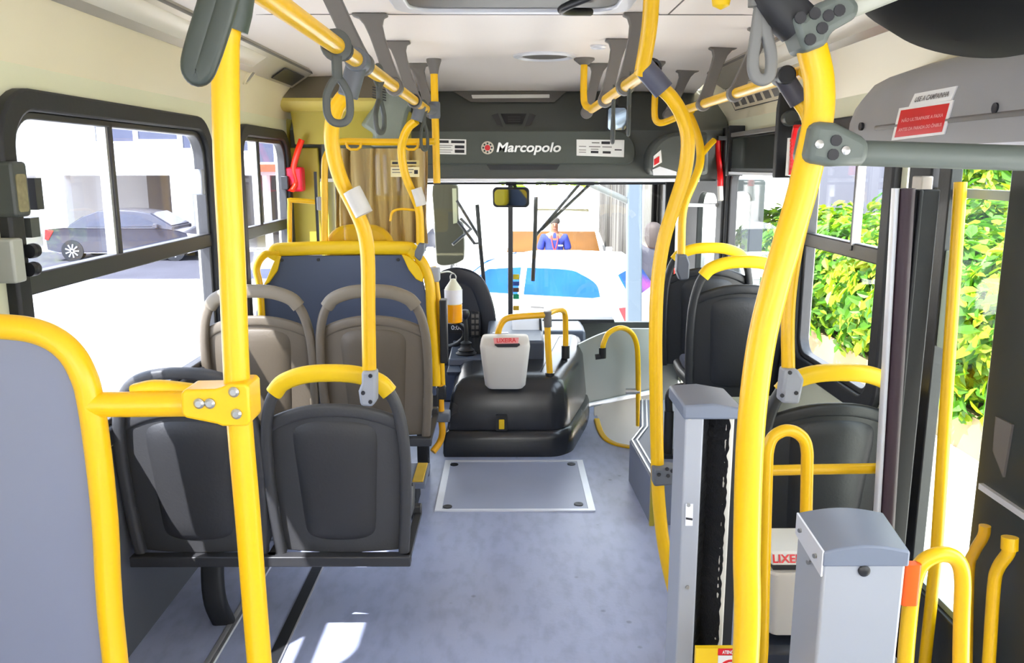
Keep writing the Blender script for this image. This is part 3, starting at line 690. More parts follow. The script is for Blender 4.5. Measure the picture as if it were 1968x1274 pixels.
# paper roll box on the console
pz = lambda a, b, y: P(a, b, y)
TB = thing('fare_box', P(1018, 640, 4.95), 'white fare box with a dark slot on the console behind the yellow rail', 'box')
m = MB(); a0, a1 = P(984, 640, 4.95).x, P(1044, 640, 4.95).x; zb, zt_ = P(1010, 655, 4.95).z - .02, P(1010, 618, 4.95).z
m.prism([(4.90, zb), (4.90, P(1010, 652, 4.9).z), (5.08, zt_), (5.12, zt_), (5.12, zb)], 'x', a0, a1); m.build('body', 'paper', TB, bevel=.006)
m = MB(); m.prism([(4.915, P(1010, 652, 4.9).z + .004), (5.06, zt_ - .008), (5.06, zt_ - .002), (4.915, P(1010, 652, 4.9).z + .012)], 'x', a1 - .022, a1 - .008); m.build('slot', 'ink', TB)
m = MB(); m.box((P(945, 660, 4.9).x, 4.9, P(945, 650, 4.9).z - .02), (P(978, 640, 4.9).x, 5.05, P(945, 640, 4.9).z)); DV = m.build('card_tray', 'alu_white', bevel=.006); tag(DV, 'low silvery card tray on the console, left of the white fare box', 'tray')
# yellow rails on the cover
RL = thing('guard_rail', P(1055, 735, 4.48), 'amber guard rail bent over the engine cover behind the white bin', 'rail')
AM = mat('amber_yellow', (246, 186, 22), .3, 0, .05, 4, coat=.3)
m = MB(); m.tube([P(955, 690, 4.5), P(956, 655, 4.5), P(960, 630, 4.5), P(972, 613, 4.5), P(1000, 608, 4.5), P(1050, 605, 4.5)], .0175); m.build('rail', AM, RL)
m = MB(); m.tube([P(1052, 612, 4.5), P(1053, 660, 4.5), P(1057, 722, 4.5)], .0175); m.build('post', AM, RL)
m = MB(); m.cyl(P(1052, 598, 4.5), P(1053, 628, 4.5), .022); m.build('joint', 'hanger', RL)
m = MB(); m.cyl(P(1057, 716, 4.5), P(1057, 736, 4.5), .026); m.build('foot', 'black', RL)
m = MB(); m.tube([P(1052, 604, 4.53), P(1066, 597, 4.62), P(1080, 596, 4.72), P(1086, 606, 4.76), P(1087, 640, 4.78), P(1087, 672, 4.78)], .0165); m.build('rail', AM, RL)
m = MB(); m.cyl(P(1087, 664, 4.78), P(1087, 688, 4.78), .024); m.build('foot', 'black', RL)
# white bin hung at the front of the cover
BN = thing('litter_bin', P(970, 748, 4.32), 'small white plastic bin with red sticker hung on the engine cover front', 'bin')
def binring(pyL, k, y0, y1, xs0, xs1, r=.03):
    a, b = P(xs0, pyL, y0), P(xs1, pyL, y0)
    return [Vector((q[0], q[1], a.z)) for q in rr(a.x, b.x, y0, y1, r, 4)]
yb0, yb1 = 4.22, 4.40
m = MB(); m.loft([binring(748, 0, yb0 + .012, yb1 - .01, 938, 1004), binring(742, 0, yb0 + .004, yb1 - .004, 932, 1010), binring(700, 0, yb0, yb1, 926, 1015), binring(668, 0, yb0, yb1, 922, 1019), binring(662, 0, yb0 + .01, yb1, 923, 1018), binring(651, 0, yb0 + .05, yb1, 927, 1015)]); m.build('body', 'bin', BN, bevel=.003, ang=50)
a0, a1 = P(952, 660, yb0 + .005).x, P(998, 660, yb0 + .005).x
m = MB(); m.prism([(a0, P(952, 661, yb0).z), (a1, P(952, 661, yb0).z), (a1 + .004, P(952, 663, yb0).z), (a1 - .012, P(952, 667, yb0).z), (a0 + .012, P(952, 667, yb0).z), (a0 - .004, P(952, 663, yb0).z)], 'y', yb0 - .003, yb0 + .04); m.build('opening', 'ink', BN)
m = MB(); s0 = [P(948, 650, yb0 + .0), P(997, 649, yb0 + .0), P(996, 660, yb0 - .006), P(950, 661, yb0 - .006)]; m.loft([s0, [v + Vector((0, -.003, .002)) for v in s0]]); m.build('label_strip', mat('label_pale_red', (246, 150, 150), .4), BN)
t0 = (s0[0] + s0[1] + s0[2] + s0[3]) / 4 + Vector((0, -.0045, .0025))
text_mesh('label_text', 'LIXEIRA', .03, 'red', face_mtx(t0, (1, 0, .02), s0[0] - s0[3]), BN, .0005, True, width=.1)

# dashboard
DB = thing('dashboard', (.1, 5.6, 0), 'wide blue-grey dashboard running under the windscreen', 'dashboard')
zd = P(1100, 612, 5.9).z; zf = P(1100, 640, 5.35).z
m = MB(); m.prism([(5.42, .0), (5.38, zf - .06), (5.42, zf), (5.55, zf + .01), (5.8, zd), (5.97, zd - .01), (5.97, .0)], 'x', XL + .03, .52); m.build('top', 'dash', DB, bevel=.02)
m = MB(); m.prism([(5.8, zd - .02), (5.82, zd + .008), (5.96, zd + .006), (5.96, zd - .02)], 'x', P(1035, 610, 5.85).x, P(1180, 610, 5.85).x); m.build('defroster_vent', 'black', DB, bevel=.006)
# instrument binnacle with buttons
YI = 5.22
m = MB(); pts = spline([Vector((P(*q, YI).x, 0, P(*q, YI).z)) for q in ((838, 548), (858, 534), (880, 530), (905, 537), (922, 556), (936, 600), (938, 640), (930, 680), (922, 706))], 4)
poly = [(v.x, v.z) for v in pts] + [(P(838, 706, YI).x, P(838, 706, YI).z)]
m.prism(poly, 'y', YI + .02, YI + .16); m.build('instrument_panel', 'dash_dark', DB, bevel=.008)
m = MB(); m.sweep(pts and [Vector((v.x, YI + .03, v.z)) for v in pts], sect(.10, .034), up=(0, 1, 0)); m.build('binnacle_hood', 'dash_dark', DB)
a = P(905, 600, YI - .01); b = P(921, 648, YI - .01); m = MB(); m.box((a.x, YI - .01, b.z), (b.x, YI + .03, a.z)); BP = m.build('switch_panel', 'black', DB, bevel=.006)
m = MB()
for i in range(2):
    for j in range(4):
        c = P(909 + i * 8, 607 + j * 11, YI - .011); m.box((c.x - .009, YI - .016, c.z - .011), (c.x + .009, YI - .008, c.z + .011))
pieces(m, 'switch', 'hanger', BP)
a = P(862, 622, YI - .01); b = P(896, 640, YI - .01); m = MB(); m.box((a.x, YI - .005, b.z), (b.x, YI + .03, a.z)); m.build('display', 'black', DB)
text_mesh('display_digits', '0:00', .04, 'paper', face_mtx(P(878, 630, YI - .02), (1, 0, 0), (0, 0, 1)), DB, .0005, False, width=.07)
m = MB(); rc = P(850, 640, 5.0); ring = [rc + Vector((.2 * math.cos(a) - .06, -.05 * math.sin(a), .2 * math.sin(a) * .55)) for a in [2 * PI * i / 28 for i in range(28)]]
m.tube(ring, .016, smooth=False, loop=True, caps=False); SWm = m.build('rim', 'black', None)
SWm.name = 'steering_wheel'; tag(SWm, 'black steering wheel behind the yellow partition post', 'steering wheel')
# sanitiser bottle strapped by the post
BT = thing('sanitiser_bottle', P(872, 620, 4.35), 'clear spray bottle of orange liquid hanging beside the yellow partition post', 'bottle')
b0 = P(872, 620, 4.35); h = lambda y: P(872, y, 4.35).z - b0.z
m = MB(); m.lathe([(.038, 0), (.046, .006), (.046, h(584)), (.001, h(584))], b0, 24); m.build('liquid', mat('orange_liquid', (255, 170, 12), .2, 0, .05, 4, coat=.4), BT)
m = MB(); m.lathe([(.0455, h(584) + .0005), (.045, h(560)), (.043, h(553)), (.018, h(540)), (.014, h(536)), (.001, h(535))], b0, 24); m.build('bottle_wall', mat('clear_bottle', (232, 234, 214), .25, 0, .05, 4), BT)
m = MB(); m.lathe([(.0475, h(582)), (.0475, h(556)), (.045, h(556)), (.045, h(582))], b0, 24); m.build('paper_label', 'paper', BT)
m = MB(); m.tube([b0 + Vector((-.012, 0, h(541))), b0 + Vector((-.014, 0, h(531))), b0 + Vector((0, 0, h(525))), b0 + Vector((.014, 0, h(531))), b0 + Vector((.012, 0, h(541)))], .003); m.build('hook', 'bolt', BT)
m = MB(); m.tube([b0 + Vector((0, .0, h(526))), P(862, 522, 4.25), P(846, 524, 4.12)], .004); m.build('hanger', 'bolt', BT)

# stepwell guard on the door side
SG = thing('stepwell_guard', (.75, 5.2, 0), 'curved pale grey stepwell guard between engine cover and front door', 'guard panel')
YS = 5.25
def sg(u, v):
    px = 1112 + (1262 - 1112) * u; top = 662 - 30 * math.sin(min(1, u * 1.6) * PI / 2) + 0 * u; bot = 782 - 32 * u
    py = top + (bot - top) * v; y = YS - .22 + .34 * u + .05 * math.cos(u * PI)
    return P(px, py, y)
m = MB(); m.grid(sg, 16, 8, (0, .03, 0)); m.build('panel', 'stepwell', SG)
m = MB(); m.sweep([sg(i / 12, 1) + Vector((0, -.008, 0)) for i in range(13)], sect(.012, .03)); m.build('lower_trim', 'alu_white', SG)
m = MB(); m.grid(lambda u, v: P(1142 + 110 * u, 782 - 30 * u + 100 * v, 5.1 + .25 * u), 8, 4, (0, .02, 0)); m.build('kick_panel', mat('kick_grey', (150, 148, 144), .5), SG)
GR = thing('grab_loop', P(1157, 680, 5.0), 'slim yellow grab loop on the pale stepwell guard by the front door', 'grab rail')
m = MB(); m.tube([P(1158, 678, 5.02), P(1160, 660, 5.02), P(1170, 640, 5.03), P(1192, 630, 5.05), P(1212, 638, 5.08), P(1223, 660, 5.1), P(1226, 700, 5.1), P(1227, 818, 5.1)], .0165); m.build('rail', 'yellow', GR)
m = MB(); m.cyl(P(1158, 668, 5.02), P(1158, 688, 5.02), .022); m.cyl(P(1144, 686, 5.02), P(1160, 684, 5.02), .018); m.build('foot', 'black', GR)
m = MB(); m.cyl(P(1203, 752, 5.12), P(1230, 752, 5.1), .02); m.build('bracket', 'chrome', GR)
SE = MB(); SE.sweep(spline([v + Vector((-.012, -.012, .004)) for v in nose[:-1]], 4), sect(.034, .014)); tag(SE.build('step_edge', 'yellow', None), 'curved yellow nosing along the floor edge below the pale stepwell guard', 'step edge')

# little step with yellow pad beside the paired taupe seats
ST = thing('footstep', (-.42, 3.72, 0), 'small dark footstep with yellow edge pad beside the taupe seats', 'step')
a = PZ(770, 928, .15); b = PZ(824, 893, .15)
m = MB(); m.box((-.50, a.y, .12), (b.x + .005, a.y + .26, .15)); m.build('tread', 'plinth', ST, bevel=.004)
m = MB(); m.box((b.x - .055, a.y + .01, .149), (b.x - .005, a.y + .25, .156)); m.build('edge_pad', mat('worn_yellow', (232, 190, 70), .6, 0, .2, 12), ST, bevel=.004)
m = MB(); m.box((-.50, a.y + .02, 0), (b.x - .04, a.y + .22, .12)); m.build('base', 'rubber', ST, bevel=.01)

# ------------------------------------------------------------ mirrors, wipers and stickers at the windscreen
RM = thing('interior_mirror', P(981, 380, 5.9), 'small rear-view mirror at the top centre of the windscreen', 'mirror')
ym = 5.84
a, b = P(946, 399, ym), P(1017, 360, ym); cmr = (a + b) / 2; mw, mh = (b.x - a.x) / 2, (b.z - a.z) / 2
mrot = Matrix.Translation(cmr) @ Matrix.Rotation(R(-9), 4, 'Z') @ Matrix.Rotation(R(4), 4, 'X')
for nm, e_, y0_, y1_, mt_ in (('housing', 0, 0, .04, 'black'), ('mirror_face', .014, -.004, .006, 'mirror')):
    m = MB(); m.prism(rr(-mw + e_, mw - e_, -mh + e_, mh - e_, .03), 'y', y0_, y1_)
    for v in m.bm.verts: v.co = mrot @ v.co
    m.build(nm, mt_, RM, bevel=.006 if e_ == 0 else 0)
def qd(pts, y): return [(P(a, b, y).x, P(a, b, y).z) for a, b in pts]
m = MB(); m.tube([P(981, 349, ym), P(985, 353, ym + .02), P(992, 360, ym + .02)], .01); m.cyl(P(972, 351, ym + .02), P(992, 351, ym + .02), .02); m.build('arm', 'black', RM)
def wiper(pts_blade, pts_arms, label, y=6.12):
    o = thing('windscreen_wiper', P(*pts_blade[-1], y), label, 'wiper')
    m = MB(); m.sweep([P(a, b, y) for a, b in pts_blade], sect(.022, .03)); m.build('blade', 'rubber', o)
    for arm in pts_arms:
        m = MB(); m.tube([P(a, b, y + .03) for a, b in arm], .012, smooth=False, seg=8); m.build('arm', 'frame_dark', o)
    if pts_arms[0][0][1] < 360:
        q_ = P(1124, 353, y + .03); m = MB(); m.box((q_.x - .06, YF + .05, q_.z - .01), (q_.x + .06, y + .05, q_.z + .09)); m.build('pivot', 'rubber', o, bevel=.006)
wiper([(917, 393), (923, 470), (931, 555)], [[(878, 385), (925, 462)], [(880, 425), (912, 468), (925, 466)]], 'left windscreen wiper with two crossing arms near the tall mirror')
wiper([(1030, 378), (1028, 460), (1024, 540)], [[(1115, 352), (1030, 452)], [(1133, 355), (1040, 442)]], 'right windscreen wiper with a pair of parallel diagonal arms')
TM = thing('wing_mirror', P(860, 430, 6.35), 'tall dark wing mirror outside the left part of the windscreen', 'mirror')
y = 6.35
m = MB(); m.prism([(v.x, v.z) for v in spline([Vector((P(a, b, y).x, 0, P(a, b, y).z)) for a, b in ((831, 358), (850, 353), (872, 354), (880, 362), (881, 420), (890, 432), (892, 490), (886, 502), (862, 510), (842, 508), (838, 490), (834, 420))], 3, True)], 'y', y, y + .12); m.build('housing', mat('mirror_housing', (84, 82, 66), .45), TM, bevel=.02)
m = MB(); m.prism(qd(((869, 362), (877, 362), (879, 428), (871, 430)), y - .004), 'y', y - .006, y + .004); m.build('edge_strip', mat('pale_strip', (206, 206, 170), .4), TM)
m = MB(); m.tube([P(886, 420, 6.36), P(905, 440, 6.3), P(870, 470, 6.2)], .012, smooth=False); m.build('arm', 'black', TM)
for i, (py, h_, mt, lb) in enumerate(((532, 10, (240, 214, 40), 'yellow square sticker, topmost on the windscreen centre bar'), (545, 8, (60, 90, 170), 'blue sticker second from top on the windscreen centre bar'), (557, 8, (110, 70, 50), 'brown sticker third from top on the windscreen centre bar'), (570, 10, (10, 160, 110), 'green sticker fourth from top on the windscreen centre bar'), (592, 9, (232, 180, 40), 'amber sticker lowest on the windscreen centre bar'))):
    yy = YF - .002; o = sticker('windscreen_sticker', [P(986, py - h_ / 2, yy), P(998, py - h_ / 2, yy), P(998, py + h_ / 2, yy), P(986, py + h_ / 2, yy)], [], lb, base=mat('sticker_tint_%s' % 'abcde'[i], mt, .5))

# convex mirror on the fairing, right
CM = thing('passenger_mirror', P(1187, 228, 4.7), 'bluish passenger mirror hanging under the ceiling near the right strap pair', 'mirror')
m = MB(); y = 4.72; a, b = P(1166, 252, y), P(1206, 205, y); m.prism(rr(a.x, b.x, a.z, b.z, .02), 'y', y, y + .02); m.build('housing', 'black', CM, bevel=.004)
m = MB(); m.prism(rr(a.x + .006, b.x - .006, a.z + .006, b.z - .006, .016), 'y', y - .002, y + .005); m.build('mirror_face', 'mirror', CM)
m = MB(); m.cyl(P(1186, 205, y + .01), P(1186, 190, y + .12), .01); m.build('arm', 'black', CM)

# ------------------------------------------------------------ door gear and screens at the front right
DH = thing('door_motor_cover', P(1300, 330, 4.7), 'rounded grey door motor cover with red and white stickers above the front door', 'cover')
y0, y1 = 4.62, 4.86
prof = [(v.x, v.z) for v in spline([Vector((P(a, b, y0).x, 0, P(a, b, y0).z)) for a, b in ((1251, 330), (1250, 300), (1262, 275), (1285, 258), (1315, 253))], 4)]
prof += [(1.09, prof[-1][1]), (1.10, P(1258, 336, y0).z), (P(1258, 336, y0).x, P(1258, 336, y0).z)]
m = MB(); m.prism(prof, 'y', y0, y1); m.build('shell', 'fairing', DH, bevel=.02)
m = MB(); m.prism([(P(a, b, y0).x, P(a, b, y0).z) for a, b in ((1254, 326), (1268, 320), (1300, 330), (1300, 337), (1256, 337))], 'y', y0 - .004, y0 + .01); m.build('pale_lip', 'alu_white', DH)
m = MB(); s0 = [P(a, b, y0 - .003) for a, b in ((1256, 300), (1270, 288), (1272, 312), (1255, 322))]; m.loft([s0, [v + Vector((0, -.004, 0)) for v in s0]]); m.build('white_label', 'white_sticker', DH)
m = MB(); s0 = [P(a, b, y0 - .007) for a, b in ((1257, 306), (1267, 300), (1267, 312), (1257, 318))]; m.loft([s0, [v + Vector((0, -.003, 0)) for v in s0]]); m.build('red_label', 'red_sticker', DH)
UP = thing('fairing_end_panel', (1.15, 4.9, 1.5), 'black trim panel closing the fairing above the front door', 'panel')
m = MB(); m.prism(qd(((1328, 255), (1362, 240), (1372, 262), (1376, 348), (1330, 348)), 4.95), 'y', 4.95, 5.1); m.build('face', 'fairing', UP)

# red and white emergency release handles on the right side
o = thing('emergency_lever', PX(1380, 310, 1.24), 'slim red emergency lever on the black post by the front door', 'emergency lever'); 
m = MB(); m.sweep(spline([PX(1380, 268, 1.2), PX(1381, 300, 1.205), PX(1384, 335, 1.2), PX(1384, 358, 1.2)], 4), sect(.034, .03)); m.build('handle', 'red', o)
m = MB(); m.sweep([PX(1384, 358, 1.2), PX(1385, 385, 1.2)], sect(.03, .025)); m.build('sleeve', 'bin', o)
m = MB(); m.box((1.19, 4.80, PX(1380, 270, 1.2).z), (1.26, 4.86, PX(1380, 262, 1.2).z)); m.build('bracket', 'black', o)
o = thing('emergency_lever', PX(1528, 290, 1.18), 'red emergency lever with white printed strip behind the tall curved yellow pole', 'emergency lever')
m = MB(); m.sweep(spline([PX(1533, 243, 1.16), PX(1529, 262, 1.165), PX(1527, 300, 1.165), PX(1524, 336, 1.165)], 4), sect(.034, .02)); m.build('handle', 'red', o)
a, b = PX(1519, 265, 1.15), PX(1519, 338, 1.15); m = MB(); m.box((1.145, a.y - .012, b.z), (1.16, a.y + .02, a.z)); m.build('white_strip', 'white_sticker', o)
m = MB()
for k in range(9):
    c = PX(1522, 270 + 7 * k, 1.15); m.box((1.143, c.y - .016, c.z - .005), (1.15, c.y + .004, c.z + .005))
m.build('printed_letters', 'red', o)
m = MB(); m.box((1.16, a.y - .01, a.z - .1), (1.262, a.y + .03, a.z - .06)); m.build('bracket', 'black', o)

# route display box in its black bracket
RB = thing('display_box', PX(1455, 300, 1.2), 'dark glass-fronted display box in a black bracket above the right windows', 'display')
xf = 1.19
def bx(px0, py0, px1, py1, x0, x1): 
    a, b = PX(px0, py0, x0), PX(px1, py1, x0); return (x0, min(a.y, b.y), min(a.z, b.z)), (x1, max(a.y, b.y), max(a.z, b.z))
yn, yf_ = PX(1494, 290, xf).y, PX(1405, 290, xf).y
zt0, zb0 = PX(1494, 252, xf).z, PX(1494, 333, xf).z
m = MB(); m.box((xf, yn, zb0), (1.262, yf_, zt0)); m.build('case', 'black', RB, bevel=.006)
m = MB(); m.box((xf - .004, yn + .03, zb0 + .02), (xf + .004, yf_ - .03, zt0 - .012)); m.build('screen', 'screen', RB)
m = MB(); m.box((xf - .008, yn, zb0 - .012), (1.2, yf_, zb0 + .002)); m.build('lower_lip', 'alu_white', RB)
m = MB(); m.box((xf - .006, yn, zt0), (1.262, yf_, zt0 + .022)); m.build('top_strip', 'hanger', RB, bevel=.003)
for yy, hgt in ((yn - .035, .16), (yf_ + .0, .06)):
    m = MB(); m.prism([(yy, zb0 - .02), (yy + .04, zb0 - .02), (yy + .04, zt0 + hgt * .6), (yy + .015, zt0 + hgt), (yy, zt0 + hgt)], 'x', xf - .015, 1.26); m.build('bracket', 'rubber', RB, bevel=.004)
m = MB(); c = PX(1505, 235, xf); m.lathe([(.03, -.03), (.034, .0), (.03, .03)], (1.215, yn - .06, zt0 + .05), 20, 'y'); m.build('hinge_knob', 'strap', RB)
m = MB(); m.box((xf - .006, yn + .012, zb0 + .02), (xf, yn + .022, zb0 + .07)); m.build('white_tag', 'white_sticker', RB)
# printed timetable on the right cove
cx = 1.245
q = [PX(1368, 213, 1.225), PX(1452, 168, 1.185), PX(1466, 178, 1.225), PX(1372, 216, 1.24)]
def covex(y, z):  # inside face of the right cove
    t = ((2.062 - z) / (2.062 - 1.815)) ** (1 / 1.25); return 1.095 + (XR - 1.095) * t ** .75
zs = (1.975, 1.86)
tl, tr = Vector((covex(0, zs[0]) - .006, 4.68, zs[0])), Vector((covex(0, zs[0]) - .006, 3.82, zs[0])); br, bl = Vector((covex(0, zs[1]) - .006, 3.82, zs[1])), Vector((covex(0, zs[1]) - .006, 4.68, zs[1]))
ln = [(0, 0, 1, .035, 'ink'), (0, .965, 1, 1, 'ink'), (0, 0, .008, 1, 'ink'), (.992, 0, 1, 1, 'ink')]
for k in range(6): ln += [(.05 + k * .155, .15, .155 + k * .155, .42, 'hanger'), (.05 + k * .155, .56, .155 + k * .155, .85, 'hanger')]
sticker('route_notice', [tl, tr, br, bl], ln, 'long framed printed notice on the right cove above the display box', 'notice', base=mat('notice_cream', (226, 214, 186), .5))
# ------------------------------------------------------------ overhead handrails with hangers
RZ = 1.83
def hanger(parent, xt, xr, y, flip=0, w=.05):
    zt = ceil_z(y) - .001
    cl = [(0, zt), (.0, zt - .012)]
    d = Vector((xr - xt, 0, RZ - zt)); L_ = d.length; u = d.normalized(); s = Vector((u.z, 0, -u.x))  # side
    s = Vector((1, 0, 0))
    prof = [(.06, .0), (.06, .010), (.042, .017), (.03, .04), (.025, .08), (.024, .15), (.026, L_ - .05), (.03, L_ - .01)]
    L2 = []; R2 = []
    for hw, t in prof:
        c = Vector((xt, y, zt)) + u * t
        L2.append((c.x - hw, c.z)); R2.append((c.x + hw, c.z))
    m = MB(); m.prism(L2 + list(reversed(R2)), 'y', y - .016, y + .016)
    m.lathe([(.021, -.024), (.031, -.02), (.031, .02), (.021, .024)], (xr, y, RZ), 20, 'y')
    return m.build('hanger', 'hanger', parent, bevel=.004)
XRL, XRR, XRS = -.388, .405, .86
def rail(x, y0, y1, label, hangers, dx):
    o = thing('ceiling_handrail', (x, (y0 + y1) / 2, RZ), label, 'handrail')
    m = MB(); m.cyl((x, y0, RZ), (x, y1, RZ), .0195, seg=20); m.build('rail', 'yellow', o)
    for a_, b_ in hangers:
        q_ = PZ(a_, b_, 2.069); hanger(o, q_.x, x, q_.y)
    return o
HL = rail(XRL, .9, 4.12, 'yellow ceiling handrail on grey hangers along the left of the aisle', ((612, -60), (710, 26), (760, 79), (800, 122)), -.07)
HR = rail(XRR, 2.42, 4.12, 'yellow ceiling handrail right of the aisle, ending at the blue-grey pole joint', ((1232, 25), (1192, 75), (1152, 122)), .04)
HS = rail(XRS, 2.5, 4.12, 'short outer yellow handrail below the right cove', ((1470, 52), (1390, 90), (1322, 131)), .05)
m = MB()
for y in (2.05, 3.02, 3.6): m.lathe([(.0205, -.012), (.026, -.01), (.026, .01), (.0205, .012)], (XRL, y, RZ), 18, 'y')
pieces(m, 'collar', 'rubber', HL)
# front ends of the handrails
m = MB(); m.tube([Vector((XRR, 4.1, RZ)), Vector((XRR - .025, 4.16, RZ + .02)), Vector((XRR - .035, 4.17, RZ + .07)), Vector((XRR - .035, 4.17, ceil_z(4.17) - .005))], .0165); m.build('end_bend', 'yellow', HR)
m = MB(); m.lathe([(.05, 0), (.05, -.008), (.022, -.03)], (XRR - .035, 4.17, ceil_z(4.17)), 20); m.build('ceiling_foot', 'hanger', HR)
FP = thing('grab_pole', P(838, 350, 4.2), 'short straight yellow pole from the ceiling down past the left end of the fairing', 'pole')
yq = 4.2; xq = P(836, 250, yq).x
m = MB(); m.cyl((xq, yq, ceil_z(yq) - .03), (xq + .005, yq, P(838, 352, yq).z), .018); m.build('pole', 'yellow', FP)
m = MB(); m.lathe([(.036, 0), (.036, -.01), (.026, -.04), (.02, -.07)], (xq, yq, ceil_z(yq)), 20); m.build('ceiling_foot', 'hanger', FP)
m = MB(); m.lathe([(.024, -.04), (.028, -.03), (.028, .03), (.024, .04)], (xq, yq, RZ + .0), 18); m.cyl((XRL, 4.12, RZ), (xq, yq, RZ), .024); m.build('joint', 'grey_clamp', FP)
SL = thing('grab_loop', P(1270, 235, 4.25), 'small square-bent yellow loop under the ceiling at the front right', 'grab rail')
m = MB(); m.tube([P(1262, 172, 4.3), P(1259, 185, 4.3), P(1258, 215, 4.3), P(1260, 230, 4.3), P(1268, 236, 4.29), P(1285, 232, 4.27), P(1330, 212, 4.12)], .0165, sub=4); m.build('rail', 'yellow', SL)
m = MB(); m.lathe([(.04, 0), (.04, -.008), (.02, -.03)], Vector((P(1262, 172, 4.3).x, 4.3, ceil_z(4.3))), 18); m.cyl((P(1262, 172, 4.3).x, 4.3, ceil_z(4.3) - .02), P(1262, 172, 4.3), .0165); m.build('ceiling_foot', 'hanger', SL)

# ------------------------------------------------------------ hand straps
def strap(loc, rz, label, length=.19, w=.03, m_='strap', tilt=0.0, group=None, k=1.0):
    o = thing('hand_strap', loc, label, 'hand strap', group)
    c = Vector(loc); rot = Matrix.Rotation(rz, 4, 'Z') @ Matrix.Rotation(tilt, 4, 'Y')
    T = lambda x, z, y=0: c + rot @ Vector((x, y, z))
    m = MB(); m.sweep([T(.0255 * math.cos(a), .0255 * math.sin(a)) for a in [2 * PI * i / 20 for i in range(20)]], sect(.022, .007), up=tuple((rot @ Vector((0, 1, 0)))), loop=True); m.build('rail_band', m_, o)
    m = MB(); m.sweep([T(0, -.024), T(0, -.05), T(0, -.075)], sect(.024, .014), up=tuple(rot @ Vector((0, 1, 0)))); m.build('neck', m_, o)
    l0 = length
    pts = [(0, -.072), (.012, -.082), (.024, -.105), (w, -l0 * .72), (w * .95, -l0 * .9), (w * .45, -l0), (-w * .45, -l0), (-w * .95, -l0 * .9), (-w, -l0 * .72), (-.024, -.105), (-.012, -.082)]
    m = MB(); m.sweep(spline([T(*q) for q in pts], 4, True), sect(.018 * k, .011 * k), up=tuple(rot @ Vector((0, 1, 0))), loop=True); m.build('loop', m_, o)
    return o
strap((XRL, 1.98, RZ), R(25), 'dark hand strap on the left handrail, nearest of the hanging loops there', .17, .027)
strap((XRL, 2.62, RZ), R(72), 'dark hand strap seen nearly edge-on, second along the left handrail', .165, .028)
strap((XRL, 4.0, RZ), R(65), 'small dark hand strap at the far front end of the left handrail', .19, .03)
strap((XRR, 3.28, RZ), R(90), 'dark hand strap seen edge-on, farther of the pair on the right handrail', .175, .03)
strap((XRR, 2.86, RZ), R(85), 'dark hand strap seen edge-on, nearer of the pair on the right handrail', .16, .03)
def big_strap(pts, Y, label, r, mt, band):
    o = thing('hand_strap', P(*pts[len(pts) // 2], Y), label, 'hand strap')
    m = MB(); m.sweep(spline([P(a, b, Y) for a, b in pts], 5, True), sect(r * 2.4, r * 1.5), up=(0, 1, 0), loop=True); m.build('loop', mt, o)
    m = MB(); m.sweep([P(a, b, Y) for a, b in band] + ([Vector((XRL, Y, RZ))] if Y < 1.2 else []), sect(.04, .02), up=(0, 1, 0)); m.build('neck', mt, o)
    return o
big_strap([(418, -40), (398, 20), (374, 100), (370, 132), (380, 145), (394, 132), (416, 70), (434, 10), (444, -40)], 1.08, 'big dark green hand strap beside the top of the left foreground pole', .0115, mat('strap_dark', (52, 60, 54), .4), [(432, -30), (445, -80)])
big_strap([(1462, 6), (1454, 60), (1447, 112), (1449, 140), (1458, 152), (1472, 152), (1481, 138), (1481, 100), (1470, 50), (1468, 6)], 1.3, 'big grey hand strap in front of the right cove, beside the capped pole joint', .0075, mat('strap_mid', (116, 116, 114), .45), [(1464, 12), (1464, -120)])

# ------------------------------------------------------------ yellow grab poles
def clampbox(name, c, sx, sy, sz, mt, o, rot=None, bolts=()):
    M4 = Matrix.Translation(c) @ (rot or Matrix())
    m = MB(); m.box((-sx / 2, -sy / 2, -sz / 2), (sx / 2, sy / 2, sz / 2), M4); q = m.build(name, mt, o, bevel=.008, seg=3)
    if bolts:
        m = MB()
        for bx_, bz_, r_ in bolts: m.cyl(M4 @ Vector((bx_, -sy / 2 + .001, bz_)), M4 @ Vector((bx_, -sy / 2 - .004, bz_)), r_, seg=12)
        pieces(m, 'bolt', 'ink' if mt != 'yellow' else 'bolt', q)
    return q
# A: left foreground pole with its clamp
Y = 1.3; p = lambda a, b, d=0: P(a, b, Y + d)
A = thing('grab_pole', p(497, 1274), 'thick yellow foreground pole at the left of the aisle with a broad bolted clamp', 'pole')
pth = [p(446, -20), p(436, 55), p(433, 110), p(436, 300), p(446, 500), p(457, 760), p(477, 1000), p(500, 1290)]; e = pth[-1]; pth.append(Vector((e.x + .012, e.y, .0)))
m = MB(); m.tube(pth[1:], .0205, seg=20, sub=5); m.build('pole', 'yellow', A)
m = MB(); m.sweep([p(436, 52), p(444, 20), p(452, -40), p(456, -120)], sect(.06, .05, .02), up=(0, 1, 0)); m.build('top_socket', mat('socket_green_grey', (66, 76, 70), .45), A)
q = MB(); q.prism([(p(*v).x, p(*v).z) for v in ((437, 735), (452, 728), (484, 727), (490, 735), (493, 800), (486, 808), (440, 808), (430, 804), (370, 792), (363, 784), (362, 746), (368, 739), (425, 738))], 'y', Y - .033, Y + .03); CL = q.build('clamp', 'yellow', A, bevel=.008, seg=3)
q = MB()
for a, b in ((383, 775), (404, 775), (450, 753), (455, 795)): c = p(a, b, -.033); q.lathe([(.0085, 0), (.0085, -.003), (.005, -.006), (.001, -.006)], c, 14, 'y')
pieces(q, 'bolt', 'bolt', CL)
